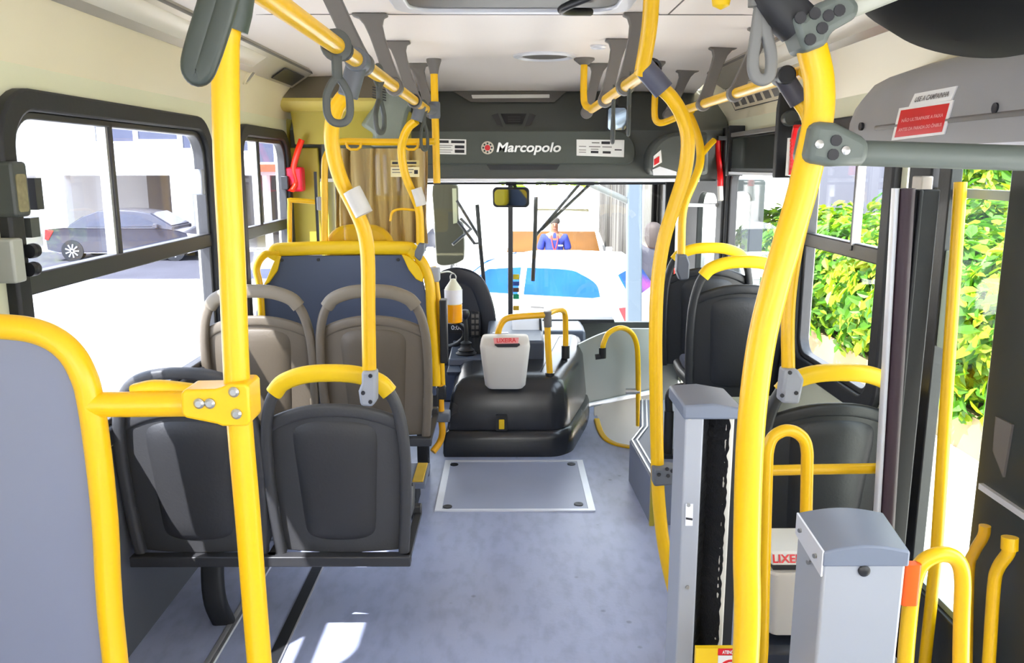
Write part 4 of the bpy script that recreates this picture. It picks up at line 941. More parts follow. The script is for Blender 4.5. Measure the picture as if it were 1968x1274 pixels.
# left partition board in its yellow tube frame
B = thing('partition_board', (p(100, 900).x, Y, 0), 'grey laminate partition board framed in thick yellow tube at the left foreground', 'partition')
fr = [p(-330, 632, .0), p(-60, 628), p(20, 629), p(70, 637), p(110, 655), p(140, 683), p(160, 720), p(172, 760), p(186, 850), p(202, 1000), p(222, 1274)]; e = fr[-1]; fr.append(Vector((e.x + .02, Y, 0)))
m = MB(); m.tube(fr, .0205, seg=20, sub=4); m.build('frame_tube', 'yellow', B)
inn = [(v.x - .012, v.z) for v in spline(fr, 4)][::1]
poly = [(v[0], v[1] - (.012 if i < 14 else 0)) for i, v in enumerate(inn)]; poly = [(max(v[0], -1.2), v[1]) for v in poly]
clean = []
for v in poly:
    if not clean or (abs(clean[-1][0] - v[0]) + abs(clean[-1][1] - v[1])) > 1e-4: clean.append(v)
m = MB(); m.prism(clean + [(-1.2, .02)], 'y', Y - .008, Y + .008); m.build('board', 'grey_panel', B)
m = MB(); m.sweep([v + Vector((-.016, -.001, -.004)) for v in spline(fr[1:], 4)], sect(.01, .02)); m.build('gasket', 'rubber', B)
m = MB(); m.tube([p(176, 777), p(270, 777), p(366, 776)], .0205, seg=20); m.build('cross_tube', 'yellow', B)
m = MB(); m.sweep(spline([p(258, 752, .02), p(290, 745, .02), p(320, 746, .02), p(370, 752, .02)], 4), sect(.03, .024)); m.build('cross_cover', 'yellow_plastic', B)

# B: curved pole from the left handrail to the near pair of seats
def interp(pts, y0, y1, k=1.0):
    n = len(pts) - 1; return [P(a, b, y0 + (y1 - y0) * (i / n) ** k) for i, (a, b) in enumerate(pts)]
Bp = thing('grab_pole', P(710, 770, 2.42), 'curved yellow pole from the left handrail joint down to the yellow-gripped seat', 'pole')
pb = interp([(672, 172), (648, 205), (638, 245), (640, 290), (655, 345), (682, 400), (700, 445), (707, 500), (708, 600), (710, 712)], 2.26, 2.38)
m = MB(); m.tube(pb, .0205, seg=18, sub=5); m.build('pole', 'yellow', Bp)
d = (pb[0] - Vector((XRL, 2.26, RZ))).normalized()
m = MB(); m.cyl(Vector((XRL, 2.26, RZ)), pb[0] + d * .02, .027); m.cyl((XRL, 2.225, RZ), (XRL, 2.295, RZ), .03); m.build('rail_joint', 'grey_clamp', Bp, bevel=.004)
m = MB(); m.prism([(P(a, b, 2.36).x, P(a, b, 2.36).z) for a, b in ((696, 712), (724, 712), (724, 770), (716, 780), (694, 778), (690, 750), (696, 735))], 'y', 2.345, 2.40); q = m.build('seat_bracket', 'light_clamp', Bp, bevel=.008)
m = MB()
for a, b in ((712, 722), (698, 755), (712, 772)): c = P(a, b, 2.345); m.cyl(c + Vector((0, .001, 0)), c + Vector((0, -.004, 0)), .006, seg=10)
pieces(m, 'bolt', 'ink', q)
m = MB(); a_, b_ = P(683, 382, 2.3), P(695, 412, 2.31); m.sweep(spline([P(676, 365, 2.29), P(684, 380, 2.29), P(694, 400, 2.3), P(700, 412, 2.3)], 4), sect(.05, .05, .022), up=(0, 1, 0)); m.build('bell_push', 'bin', Bp)
# C: curved pole from the left handrail's front end to the driver partition
Cp = thing('grab_pole', P(806, 480, 3.98), 'slim curved yellow pole from the front of the left handrail to the driver partition', 'pole')
pc_ = interp([(800, 232), (785, 245), (774, 270), (772, 300), (780, 340), (796, 378), (806, 410), (808, 470)], 3.86, 3.98)
m = MB(); m.tube(pc_, .0195, seg=16, sub=5); m.build('pole', 'yellow', Cp)
m = MB(); m.cyl(Vector((XRL, 3.86, RZ)), pc_[0], .026); m.build('rail_joint', 'grey_clamp', Cp)
m = MB(); m.prism([(v.x, v.z) for v in [P(a, b, 3.95) for a, b in ((806, 466), (816, 468), (816, 482), (808, 502), (797, 492), (798, 482))]], 'y', 3.93, 3.99); m.build('partition_clamp', 'grey_clamp', Cp, bevel=.006)
m = MB(); m.sweep(spline([P(800, 362, 3.9), P(806, 380, 3.9), P(810, 395, 3.9)], 4), sect(.05, .05, .022), up=(0, 1, 0)); m.build('bell_push', 'bin', Cp)

# D: right aisle pole with ceiling piece, joint and floor curve
D = thing('grab_pole', P(1310, 1210, 2.35), 'long curved yellow pole on the right of the aisle bowing down to the floor', 'pole')
pd = interp([(1268, 166), (1292, 190), (1312, 225), (1322, 270), (1316, 330), (1298, 390), (1276, 460), (1264, 540), (1260, 640), (1261, 760), (1263, 880), (1266, 960), (1276, 1050), (1296, 1140), (1312, 1190)], 2.42, 2.5)
e = pd[-1]; pd += [Vector((e.x + .03, e.y - .03, e.z - .08)), Vector((e.x + .05, e.y - .05, 0.0))]
m = MB(); m.tube(pd, .0205, seg=18, sub=5); m.build('pole', 'yellow', D)
j = P(1240, 138, 2.42)
m = MB(); m.cyl(j + Vector((-.01, 0, .02)), pd[0] + Vector((.012, 0, -.012)), .03); m.build('rail_joint', mat('joint_blue_grey', (86, 88, 104), .45), D)
m = MB(); m.tube([j + Vector((-.01, 0, -.005)), P(1247, 60, 2.36), P(1252, 0, 2.32), P(1256, -60, 2.28)], .0215, seg=18); m.build('upper_pole', 'yellow', D)
m = MB(); m.lathe([(.0225, -.03), (.028, -.025), (.028, .02), (.0225, .025)], (XRR, 2.45, RZ), 18, 'y'); m.build('collar', 'rubber', D)
c = P(1273, 908, 2.47)
m = MB(); m.prism([(P(a, b, 2.47).x, P(a, b, 2.47).z) for a, b in ((1252, 892), (1290, 893), (1308, 898), (1308, 920), (1290, 925), (1253, 928))], 'y', 2.435, 2.50); q = m.build('clamp', 'grey_clamp', D, bevel=.008, seg=3)
m = MB()
for a, b in ((1266, 912), (1282, 901), (1284, 914), (1292, 905)): cc = P(a, b, 2.435); m.cyl(cc + Vector((0, .001, 0)), cc + Vector((0, -.003, 0)), .006, seg=10)
pieces(m, 'bolt', 'ink', q)
m = MB(); m.tube([P(1300, 909, 2.47), P(1345, 905, 2.42)], .0165, smooth=False); m.build('side_stub', AM, D)
# E: slim pole behind it, tied to the front right seat
Ep = thing('grab_pole', P(1310, 492, 4.0), 'slim yellow pole bowing behind the long right aisle pole, ending at the frontmost right seat', 'pole')
pe = interp([(1322, 216), (1335, 245), (1345, 280), (1345, 315), (1333, 350), (1318, 385), (1311, 420), (1309, 492)], 4.1, 3.98)
m = MB(); m.tube(pe, .0195, seg=16, sub=5); m.build('pole', 'yellow', Ep)
m = MB(); m.tube([P(1346, 300, 4.06), P(1362, 280, 4.08), P(1372, 270, 4.1)], .015); m.build('branch', 'yellow', Ep)
m = MB(); m.cyl(Vector((XRS, 4.1, RZ)), pe[0], .024); m.build('rail_joint', 'chrome', Ep)
m = MB(); m.prism([(P(a, b, 3.97).x, P(a, b, 3.97).z) for a, b in ((1300, 488), (1318, 488), (1324, 505), (1322, 535), (1305, 538), (1298, 520))], 'y', 3.94, 4.0); m.build('seat_bracket', 'grey_clamp', Ep, bevel=.008)
# F: right foreground pole, its upper and middle clamps and cross tube
Y = 1.3
Fp = thing('grab_pole', p(1432, 1274), 'thickest curved yellow pole in the right foreground with two bolted grey clamps', 'pole')
pf_ = [p(1560, 92), p(1573, 150), p(1574, 215), p(1562, 280), p(1541, 370), p(1512, 470), p(1486, 560), p(1463, 660), p(1447, 780), p(1439, 900), p(1435, 1060), p(1432, 1290)]; e = pf_[-1]; pf_.append(Vector((e.x - .004, Y, 0)))
m = MB(); m.tube(pf_, .0225, seg=22, sub=5); m.build('pole', 'yellow', Fp)
GG = mat('clamp_green_grey', (96, 104, 98), .45, 0, .06, 6)
m = MB(); m.prism([(p(*v).x, p(*v).z) for v in ((1505, 38), (1530, 40), (1560, 12), (1612, -10), (1636, 15), (1632, 40), (1582, 68), (1575, 92), (1532, 108))], 'y', Y - .035, Y + .035); q = m.build('upper_clamp', GG, Fp, bevel=.012, seg=3)
m = MB()
for a, b in ((1538, 34), (1566, 26), (1592, 30), (1613, 20), (1580, 54), (1557, 76)): c = p(a, b, -.035); m.cyl(c + Vector((0, .001, 0)), c + Vector((0, -.002, 0)), .0085, seg=12)
pieces(m, 'bolt', 'ink', q)
m = MB(); m.sweep([p(1535, 48), p(1505, 20), p(1485, -10), p(1460, -60)], sect(.06, .06, .02), up=(0, 1, 0)); m.build('upper_socket', 'rubber', Fp)
m = MB(); m.tube([p(1610, 20), p(1680, -8), p(1760, -40)], .019); m.build('upper_arm', mat('arm_pale_grey', (176, 178, 166), .4), Fp)
m = MB(); m.prism([(p(*v).x, p(*v).z) for v in ((1548, 234), (1592, 238), (1640, 262), (1654, 272), (1652, 308), (1640, 318), (1580, 320), (1532, 312))], 'y', Y - .038, Y + .038); q = m.build('middle_clamp', GG, Fp, bevel=.012, seg=3)
m = MB()
for a, b in ((1607, 270), (1601, 297)): c = p(a, b, -.038); m.cyl(c + Vector((0, .001, 0)), c + Vector((0, -.002, 0)), .0085, seg=12)
pieces(m, 'bolt', 'ink', q)
m = MB()
for a, b in ((1574, 277), (1625, 289)): c = p(a, b, -.038); m.lathe([(.0065, .001), (.0065, -.002), (.001, -.004)], c, 12, 'y')
pieces(m, 'bright_bolt', 'bolt', q)
m = MB(); m.tube([p(1640, 294), p(1800, 299), p(1968, 304), Vector((XR, Y, p(1968, 306).z))], .0195, seg=18, smooth=False); m.build('cross_tube', GG, Fp)
# G: capped pole from the outer rail down to the nearest right seat
Gp = thing('grab_pole', P(1515, 745, 2.42), 'yellow pole with black end cap bowing down to the yellow-gripped right seat', 'pole')
pg = interp([(1535, 195), (1552, 225), (1560, 280), (1556, 350), (1543, 420), (1528, 490), (1518, 560), (1514, 630), (1515, 708)], 2.46, 2.38)
m = MB(); m.tube(pg, .0195, seg=18, sub=5); m.build('pole', 'yellow', Gp)
j = P(1505, 146, 2.46); m = MB(); m.cyl(j, P(1536, 196, 2.46), .028); m.build('sleeve', mat('sleeve_dark', (70, 68, 76), .45), Gp)
m = MB(); m.cyl(j + Vector((0, .04, 0)), j + Vector((0, -.04, 0)), .026); m.build('end_cap', 'black', Gp, bevel=.005)
m = MB(); m.cyl(j + Vector((0, .03, 0)), (XRS - .02, 2.56, RZ), .0195); m.build('rail_stub', 'yellow', Gp)
m = MB(); m.prism([(P(a, b, 2.37).x, P(a, b, 2.37).z) for a, b in ((1503, 706), (1528, 706), (1540, 725), (1536, 745), (1530, 772), (1496, 770), (1500, 730))], 'y', 2.34, 2.40); q = m.build('seat_bracket', 'light_clamp', Gp, bevel=.008)
m = MB()
for a, b in ((1518, 716), (1503, 760), (1530, 755)): cc = P(a, b, 2.34); m.cyl(cc + Vector((0, .001, 0)), cc + Vector((0, -.003, 0)), .006, seg=10)
pieces(m, 'bolt', 'ink', q)

# ------------------------------------------------------------ seats (local: x side, y forward, z up; origin on the floor under the backrest)
LEAN = .11
def yl(z): return -LEAN * (z - .33)
def make_seat(shell, back, grip, gripmat, label, loc, group=None, leg=True, hole=True):
    s = thing('bus_seat', (0, 0, 0), label, 'seat', group)
    # frame arch
    half = [(.198, .335), (.208, .45), (.214, .58), (.214, .70), (.206, .79), (.185, .865), (.145, .918), (.08, .942), (0, .948)]
    pts = [Vector((x, yl(z) - .004, z)) for x, z in half] + [Vector((-x, yl(z) - .004, z)) for x, z in reversed(half[:-1])]
    m = MB(); m.sweep(spline(pts, 4), sect(.034, .036, .012), up=(0, 1, 0)); m.build('frame', shell, s)
    # shell
    def hw(z): return .20 + .012 * math.sin(min(1, max(0, (z - .33) / .45)) * PI * .6)
    def top(u): return .835 - .062 * abs(u) ** 2.2
    def sh(u, v):
        a = u * 2 - 1; z = .335 + (top(a) - .335) * v
        bulge = .026 * (1 - a * a) + .012 * math.cos(a * PI) * 0
        return Vector((a * hw(z), yl(z) - bulge + .012, z))
    m = MB(); m.grid(sh, 14, 14, (0, .022, 0)); m.build('shell', shell, s, bevel=.004)
    # raised arch rim on the top of the shell
    m = MB(); m.sweep([sh(i / 16, 1) + Vector((0, .006, -.006)) for i in range(17)], sect(.042, .024, .011), up=(0, 1, 0)); m.build('top_rim', shell, s)
    # centre panel bulging to the rear
    def cpnl(u, v):
        a = u * 2 - 1; w = .118 + .026 * v; zt = .805 - .035 * abs(a) ** 3; zb = .372 + .022 * abs(a) ** 3; z = zb + (zt - zb) * v
        ed = (1 - a ** 6) * (1 - (2 * v - 1) ** 8)
        x = a * w; aa = x / .205
        return Vector((x, yl(z) + .012 - .026 * (1 - aa * aa) - .026 * ed + .008, z))
    m = MB(); m.grid(cpnl, 20, 22, (0, .012, 0)); m.build('back_panel', back, s, ang=60)
    # front padding and seat
    m = MB(); m.grid(lambda u, v: Vector(((u * 2 - 1) * .18, yl(.40 + .38 * v) + .034 + .012 * math.sin(v * PI), .42 + .38 * v)), 6, 6, (0, .02, 0)); m.build('back_pad', 'fabric', s, bevel=.006)
    m = MB(); m.loft([[Vector((x * w, y, z)) for x, y in ((-.20, .02), (.20, .02), (.205, .25), (.19, .42), (.0, .44), (-.19, .42), (-.205, .25))] for w, z in ((.96, .36), (1, .375), (1, .40), (.94, .412))]); m.build('seat_pan', shell, s, bevel=.006)
    m = MB(); m.loft([[Vector((x * w, y, z)) for x, y in ((-.18, .05), (.18, .05), (.18, .25), (.165, .40), (.0, .415), (-.165, .40), (-.18, .25))] for w, z in ((1, .408), (1, .43), (.93, .442))]); m.build('cushion', 'fabric', s, bevel=.008)
    for sx in (-1, 1):
        m = MB(); m.prism([(-.01, .335), (.05, .335), (.12, .36), (.02, .40), (-.02, .50), (-.03, .50)], 'x', sx * .197 - .006, sx * .197 + .006); m.build('side_gusset', shell, s, bevel=.003)
    if grip:
        # cover on the top of the arch
        gp = [Vector((x, yl(z) - .004, z)) for x, z in ((-.175, .885), (-.145, .918), (-.08, .942), (0, .948), (.08, .942), (.145, .918), (.175, .885))]
        m = MB(); m.sweep(spline(gp, 5), sect(.052, .044, .016), up=(0, 1, 0)); m.build('grip', gripmat, s)
    if leg:
        m = MB(); m.cyl((0, .2, 0), (0, .2, .37), .03); m.box((-.06, .12, 0), (.06, .28, .012)); m.box((-.17, .03, .335), (.17, .37, .362)); m.build('pedestal', 'black', s)
    s.location = loc
    return s
def place(proto, loc, label, group=None, rz=0.0):
    c = copy_tree(proto); c.location = loc; c['label'] = label; c.rotation_euler = (0, 0, rz)
    if group: c['group'] = group
    elif 'group' in c.keys(): del c['group']
    return c
YS2, YS1 = 2.52, 3.30
s1 = make_seat('seat_dark', 'seat_dark_back', True, 'yellow_plastic', 'dark grey seat with yellow grip bracketed to the curved left pole', (-.535, YS2, 0), leg=False)
s2 = make_seat('seat_dark', 'seat_dark_back', False, None, 'dark grey window seat behind the yellow cross tube at the lower left', (-.99, YS2, 0), leg=False)
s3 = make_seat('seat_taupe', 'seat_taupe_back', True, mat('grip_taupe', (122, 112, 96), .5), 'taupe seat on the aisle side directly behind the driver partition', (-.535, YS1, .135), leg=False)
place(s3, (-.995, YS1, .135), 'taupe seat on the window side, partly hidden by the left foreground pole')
# shared seat frames of the two pairs
def pair_frame(y, z0, label, foot=True, x0=-1.21, x1=-.312):
    o = thing('seat_stand', ((x0 + x1) / 2, y, z0), label, 'seat stand')
    m = MB(); m.box((x0, y - .045, z0 + .30), (x1, y - .005, z0 + .335)); m.box((x0, y + .30, z0 + .325), (x1, y + .335, z0 + .36)); m.build('beam', 'frame_dark', o, bevel=.004)
    m = MB()
    for x in (x0 + .02, (x0 + x1) / 2, x1 - .012): m.box((x - .012, y - .03, z0 + .318), (x + .012, y + .33, z0 + .335))
    pieces(m, 'cross_member', 'frame_dark', o)
    if foot:
        for x in ((x0 + .18, x1 - .26) if z0 else (x0 + .20,)):
            m = MB(); m.sweep(spline([Vector((x, y + .16, z0 + .33)), Vector((x, y + .12, z0 + .2)), Vector((x + .01, y + .10, z0 + .1)), Vector((x + .02, y + .14, z0))], 4), sect(.075, .04, .015), up=(0, 1, 0)); m.build('leg', 'rubber', o)
    return o
f0 = pair_frame(YS2, 0, 'dark frame carrying the near pair of dark grey seats')
f1 = pair_frame(YS1, .135, 'dark frame carrying the pair of taupe seats on the low plinth')
m = MB(); m.sweep([P(800, 992, 2.86), P(791, 1020, 2.76), P(781, 1056, 2.62)], sect(.02, .016)); m.build('side_brace', 'chrome', f0)
m = MB(); m.sweep([P(797, 1000, 2.9), P(793, 965, 2.9), P(788, 930, 2.9)], sect(.022, .022)); m.build('side_strut', 'rubber', f0)
# right-hand single seats
s4 = make_seat('seat_black', 'seat_black', True, 'yellow_plastic', 'black seat with yellow grip behind the horizontal yellow rail', (1.01, YS2, 0))
place(s4, (1.012, 3.60, zt), 'nearer of the two black seats with yellow grips on the right plinth')
place(s4, (1.012, 4.22, zt), 'frontmost black seat on the right plinth, by the front door')
# black armrest between the two raised seats
AR = thing('armrest', (.73, 3.75, zt), 'black upright armrest post beside the raised right seats', 'armrest')
m = MB(); m.tube([P(1330, 742, 3.72), P(1332, 690, 3.7), P(1338, 640, 3.66), P(1340, 602, 3.64)], .024); m.build('arm', 'black', AR)
m = MB(); m.tube([P(1330, 742, 3.72), P(1300, 745, 3.76), P(1286, 760, 3.76), P(1286, 800, 3.76)], .018); c = PZ(1288, 855, zt); m.cyl(P(1286, 790, 3.76), (P(1286, 800, 3.76).x, 3.76, zt), .022); m.box((P(1286, 800, 3.76).x - .05, 3.71, zt), (P(1286, 800, 3.76).x + .05, 3.81, zt + .015)); m.build('support', 'black', AR)
# paper card on the plinth
c = P(1308, 805, 4.0)
m = MB(); m.loft([[P(1298, 792, 3.85), P(1304, 788, 3.85), P(1320, 820, 3.75), P(1314, 826, 3.75)], [P(1298, 792, 3.87), P(1304, 788, 3.87), P(1320, 820, 3.77), P(1314, 826, 3.77)]]); q = m.build('under_seat_bracket', 'bolt'); tag(q, 'bright diagonal bracket under the raised right seats', 'bracket')
# ------------------------------------------------------------ right foreground: turnstile pieces, rails, bins
YT = 1.75
TP = thing('turnstile_post', (P(1370, 1000, YT).x, YT + .06, 0), 'tall slim white turnstile post with black brush slot and grey cap', 'turnstile post')
xa, xb = P(1318, 800, YT).x, P(1420, 800, YT).x
zt2 = P(1370, 795, YT).z
xw = xa + (xb - xa) * .35
m = MB(); m.box((xa, YT, 0), (xw, YT + .12, zt2)); m.build('side_column', 'cabinet', TP, bevel=.004)
xs0, xs1 = P(1396, 900, YT).x, P(1412, 900, YT).x
m = MB(); m.box((xs0, YT + .02, 0), (xs1, YT + .12, zt2)); m.build('inner_column', mat('cream_metal', (216, 214, 204), .4), TP, bevel=.003)
m = MB(); m.box((xs1, YT + .03, 0), (xb + .02, YT + .1, zt2)); m.build('shadow_strip', 'black', TP)
random.seed(3)
def brush(u, v):
    a = u; x = xw - .006 + (xs0 - xw + .012) * u
    w = .004 * noise.noise(Vector((u * 3, v * 60, 1.0))) if 0 < u < 1 else .006 * noise.noise(Vector((u * 7, v * 45, 4.0)))
    return Vector((x + w, YT + .012 + .05 * (1 - abs(2 * u - 1)) + .006 * noise.noise(Vector((u * 9, v * 90, 2))), .02 + (zt2 - .02) * v))
m = MB(); m.grid(brush, 10, 160, (0, .02, 0)); m.build('brush', 'brush', TP, ang=20)
m = MB(); pr = [(xa - .006, zt2 - .012), (xb + .01, zt2 - .012), (xb + .01, zt2 + .012), ((xa + xb) / 2, zt2 + .024), (xa - .006, zt2 + .02)]; m.prism(pr, 'y', YT - .006, YT + .17); m.build('cap', 'cabinet_top', TP, bevel=.005)
m = MB()
for py in (803, 970, 1128): c = P(1325 - (py - 800) * .012, py, YT); m.cyl(c, c + Vector((0, -.003, 0)), .0045, seg=10)
pieces(m, 'screw', 'bolt', TP)
s0 = [P(1318, 968, YT - .001), P(1332, 968, YT - .001), P(1331, 1010, YT - .001), P(1317, 1010, YT - .001)]
m = MB(); m.loft([s0, [v + Vector((0, -.001, 0)) for v in s0]]); LB = m.build('paper_label', 'paper', TP)
m = MB(); s0 = [P(1318, 994, YT - .0022), P(1331, 996, YT - .0022), P(1331, 1000, YT - .0022), P(1318, 998, YT - .0022)]; m.loft([s0, [v + Vector((0, -.0006, 0)) for v in s0]]); m.build('printed_line', 'ink', LB)
# yellow sign at its foot
YG = 1.62
SN = thing('warning_sign', P(1380, 1262, YG), 'yellow warning plate with red and white label at the foot of the tall post', 'sign')
a, b = P(1338, 1246, YG), P(1430, 1420, YG); m = MB(); m.box((a.x, YG, b.z), (b.x, YG + .012, a.z)); m.build('plate', 'yellow_plastic', SN)
a, b = P(1380, 1246, YG), P(1426, 1258, YG); m = MB(); m.box((a.x, YG - .002, b.z), (b.x, YG, a.z)); m.build('red_band', 'red_sticker', SN)
text_mesh('red_band_text', 'ATENÇÃO', .011, 'white_sticker', face_mtx(Vector(((a.x + b.x) / 2, YG - .003, (a.z + b.z) / 2)), (1, 0, 0), (0, 0, 1)), SN, .0004, True, width=.034)
a, b = P(1380, 1259, YG), P(1426, 1330, YG); m = MB(); m.box((a.x, YG - .002, b.z), (b.x, YG, a.z)); m.build('white_field', 'white_sticker', SN)
c = Vector(((a.x + b.x) / 2, YG - .003, a.z - .035)); m = MB(); ro = [(c.x + .026 * math.cos(t), c.z + .026 * math.sin(t)) for t in [2 * PI * i / 28 for i in range(28)]]; ri = [(c.x + .021 * math.cos(t), c.z + .021 * math.sin(t)) for t in [2 * PI * i / 28 for i in range(28)]]; m.ring2d(ro, ri, 'y', c.y - .0006, c.y + .001); m.build('red_ring', 'red', SN)

# white cabinet with grey lid
YW = 1.42
CB = thing('turnstile_cabinet', (P(1640, 1200, YW).x, YW + .1, 0), 'white turnstile cabinet with sloping grey lid in the right foreground', 'cabinet')
fl, fr_ = P(1583, 1080, YW).x, P(1742, 1080, YW).x
bl, br_ = fl - .012, fr_ + .004
ztop = P(1660, 1082, YW).z; dep = .17
xl2 = P(1534, 1010, YW + dep).x; xr2 = P(1694, 1000, YW + dep).x
m = MB(); m.loft([[Vector((fl - .004, YW, 0)), Vector((fr_ - .006, YW, 0)), Vector((xr2 - .004, YW + dep, 0)), Vector((xl2 - .002, YW + dep, 0))], [Vector((fl, YW, ztop)), Vector((fr_, YW, ztop)), Vector((xr2, YW + dep, ztop)), Vector((xl2, YW + dep, ztop))]]); m.build('body', 'cabinet', CB, bevel=.006)
zt3 = P(1660, 1046, YW).z
def lidring(z, e, zb=None): return [Vector((fl - e, YW - e, z)), Vector((fr_ + e, YW - e, z)), Vector((xr2 + e, YW + dep + e, z if zb is None else zb)), Vector((xl2 - e, YW + dep + e, z if zb is None else zb))]
zback = P(1614, 1003, YW + dep).z
m = MB(); lr = []
for i in range(15):
    u = i / 14; a = lidring(ztop + .024, .004); k = .012 * math.sin(u * PI)
    fb = a[0] * (1 - u) + a[1] * u; bb = a[3] * (1 - u) + a[2] * u
    lr.append([Vector((fb.x, fb.y, ztop - .006)), fb + Vector((0, 0, k)), bb + Vector((0, 0, k)), Vector((bb.x, bb.y, ztop - .006))])
m.loft(lr); m.build('lid', 'cabinet_top', CB, bevel=.004)
m = MB(); a = [Vector((fl - .005, YW - .004, ztop + .025)), Vector((fl - .005, YW - .004, ztop - .025)), Vector((xl2 - .005, YW + dep, ztop - .02)), Vector((xl2 - .005, YW + dep, ztop + .025))]
m.loft([a, [v + Vector((.004, .002, 0)) for v in a]]); SP = m.build('side_plate', 'alu_white', CB)
m = MB()
for u, z in ((.18, .0), (.78, .004), (.38, -.03)):
    c = Vector((fl, YW, 0)) * (1 - u) + Vector((xl2, YW + dep, 0)) * u; m.cyl(Vector((c.x - .005, c.y, ztop + z)), Vector((c.x - .010, c.y - .002, ztop + z)), .0045, seg=12)
pieces(m, 'screw', 'bolt', CB)
c = P(1660, 1096, YW); m = MB(); m.lathe([(.011, .0), (.011, -.004), (.007, -.007), (.001, -.007)], c, 18, 'y'); m.build('lock', 'black', CB)
# bent yellow rails
YU = 2.02
U1 = thing('barrier_rail', (P(1510, 1000, YU).x, YU, 0), 'tall upside-down U of yellow tube behind the white cabinet, left of its lid', 'rail')
m = MB(); m.tube([P(1466, 1226, YU), P(1470, 1050, YU), P(1474, 900, YU), P(1476, 865, YU), P(1484, 842, YU), P(1500, 830, YU), P(1514, 827, YU), P(1530, 831, YU), P(1545, 844, YU), P(1551, 866, YU), P(1551, 905, YU), P(1548, 1050, YU), P(1543, 1320, YU)], .0155, seg=16); m.build('rail', 'yellow', U1)
z0 = P(1466, 1226, YU).z; m = MB(); m.tube([P(1466, 1220, YU), P(1466, 1240, YU), Vector((P(1466, 1240, YU).x, YU, 0))], .0155, smooth=False); m.build('post_foot', 'yellow', U1)
HR2 = thing('seat_guard_rail', P(1590, 905, 2.3), 'horizontal yellow rail across the back of the black seat nearest the door', 'rail')
m = MB(); m.tube([P(1440, 905, 2.3), P(1560, 902, 2.3), P(1690, 900, 2.3)], .0155, smooth=False); m.build('rail', 'yellow', HR2)
m = MB(); m.cyl(P(1444, 905, 2.3), P(1444, 1300, 2.3), .0155); m.cyl(Vector((P(1444, 1300, 2.3).x, 2.3, P(1444, 1300, 2.3).z)), (P(1444, 1300, 2.3).x, 2.3, 0), .0155); m.build('post', 'yellow', HR2)
YV = 1.5
U2 = thing('barrier_rail', (P(1800, 1200, YV).x, YV, 0), 'short bent yellow barrier tube with orange reflector right of the white cabinet', 'rail')
m = MB(); m.tube([P(1733, 1420, YV), P(1740, 1274, YV), P(1748, 1180, YV), P(1756, 1120, YV), P(1770, 1085, YV), P(1795, 1068, YV), P(1822, 1066, YV), P(1842, 1080, YV), P(1850, 1115, YV), P(1848, 1200, YV), P(1844, 1420, YV)], .0155, seg=18); m.build('rail', 'yellow', U2)
e0, e1 = P(1733, 1418, YV), P(1844, 1418, YV); m = MB()
for e in (e0, e1): m.cyl(e + Vector((0, 0, .01)), (e.x, e.y, 0), .0155)
pieces(m, 'post_foot', 'yellow', U2)
m = MB(); m.sweep([P(1745, 1160, YV - .012), P(1749, 1120, YV - .012), P(1753, 1082, YV - .012)], sect(.032, .02, .006), up=(0, 1, 0)); m.build('reflector', 'orange_plastic', U2)
m = MB(); m.sweep([P(1736, 1160, YV - .008), P(1740, 1120, YV - .008), P(1744, 1082, YV - .008)], sect(.008, .022), up=(0, 1, 0)); m.build('reflector_edge', 'rubber', U2)
# litter bin low behind the U rail
YN = 2.16
B2 = thing('litter_bin', P(1510, 1225, YN), 'pale litter bin with red-lettered flap low behind the tall U rail', 'bin')
a, b = P(1474, 1225, YN), P(1570, 1105, YN)
m = MB(); m.loft([[Vector((q[0], q[1], z)) for q in rr(a.x + e, b.x - e, YN + e, YN + .16 - e, .025)] for z, e in ((a.z, .012), (a.z + .01, .008), (b.z - .01, .0), (b.z, -.004), (b.z + .008, -.002))]); m.build('body', 'bin', B2)
m = MB(); m.box((a.x + .01, YN + .015, b.z), (b.x - .01, YN + .15, P(1500, 1085, YN).z)); m.build('opening', 'ink', B2)
z1, z2_ = P(1500, 1087, YN).z, P(1500, 1064, YN).z
m = MB(); m.prism([(YN - .0, z1), (YN + .012, z2_), (YN + .15, z2_ + .01), (YN + .15, z1)], 'x', a.x, b.x); m.build('flap', 'white_sticker', B2, bevel=.005)
text_mesh('flap_text', 'LIXEIRA', .032, 'red', face_mtx(Vector(((a.x + b.x) / 2 - .005, YN + .003, (z1 + z2_) / 2)), (1, 0, 0), (0, .45, 1)), B2, .0006, True, width=.115)
m = MB(); m.box((a.x - .02, YN - .02, 0), (b.x + .05, YN + .25, P(1500, 1236, YN).z - .005)); q = m.build('wheel_housing', 'dash_dark', bevel=.02); tag(q, 'dark floor box below the pale litter bin by the U rail', 'floor box')
m = MB(); pz0 = P(1500, 1042, YN + .25); m.loft([[Vector((a.x + .02, YN + .1, pz0.z + .0)), Vector((a.x + .1, YN + .09, pz0.z - .008)), Vector((a.x + .12, YN + .14, pz0.z - .006)), Vector((a.x + .04, YN + .15, pz0.z + .01))], [Vector((a.x + .02, YN + .1, pz0.z + .003)), Vector((a.x + .1, YN + .09, pz0.z - .005)), Vector((a.x + .12, YN + .14, pz0.z - .003)), Vector((a.x + .04, YN + .15, pz0.z + .013))]]); q = m.build('crumpled_paper', 'bin'); tag(q, 'crumpled pale paper lying on top of the low litter bin', 'paper')

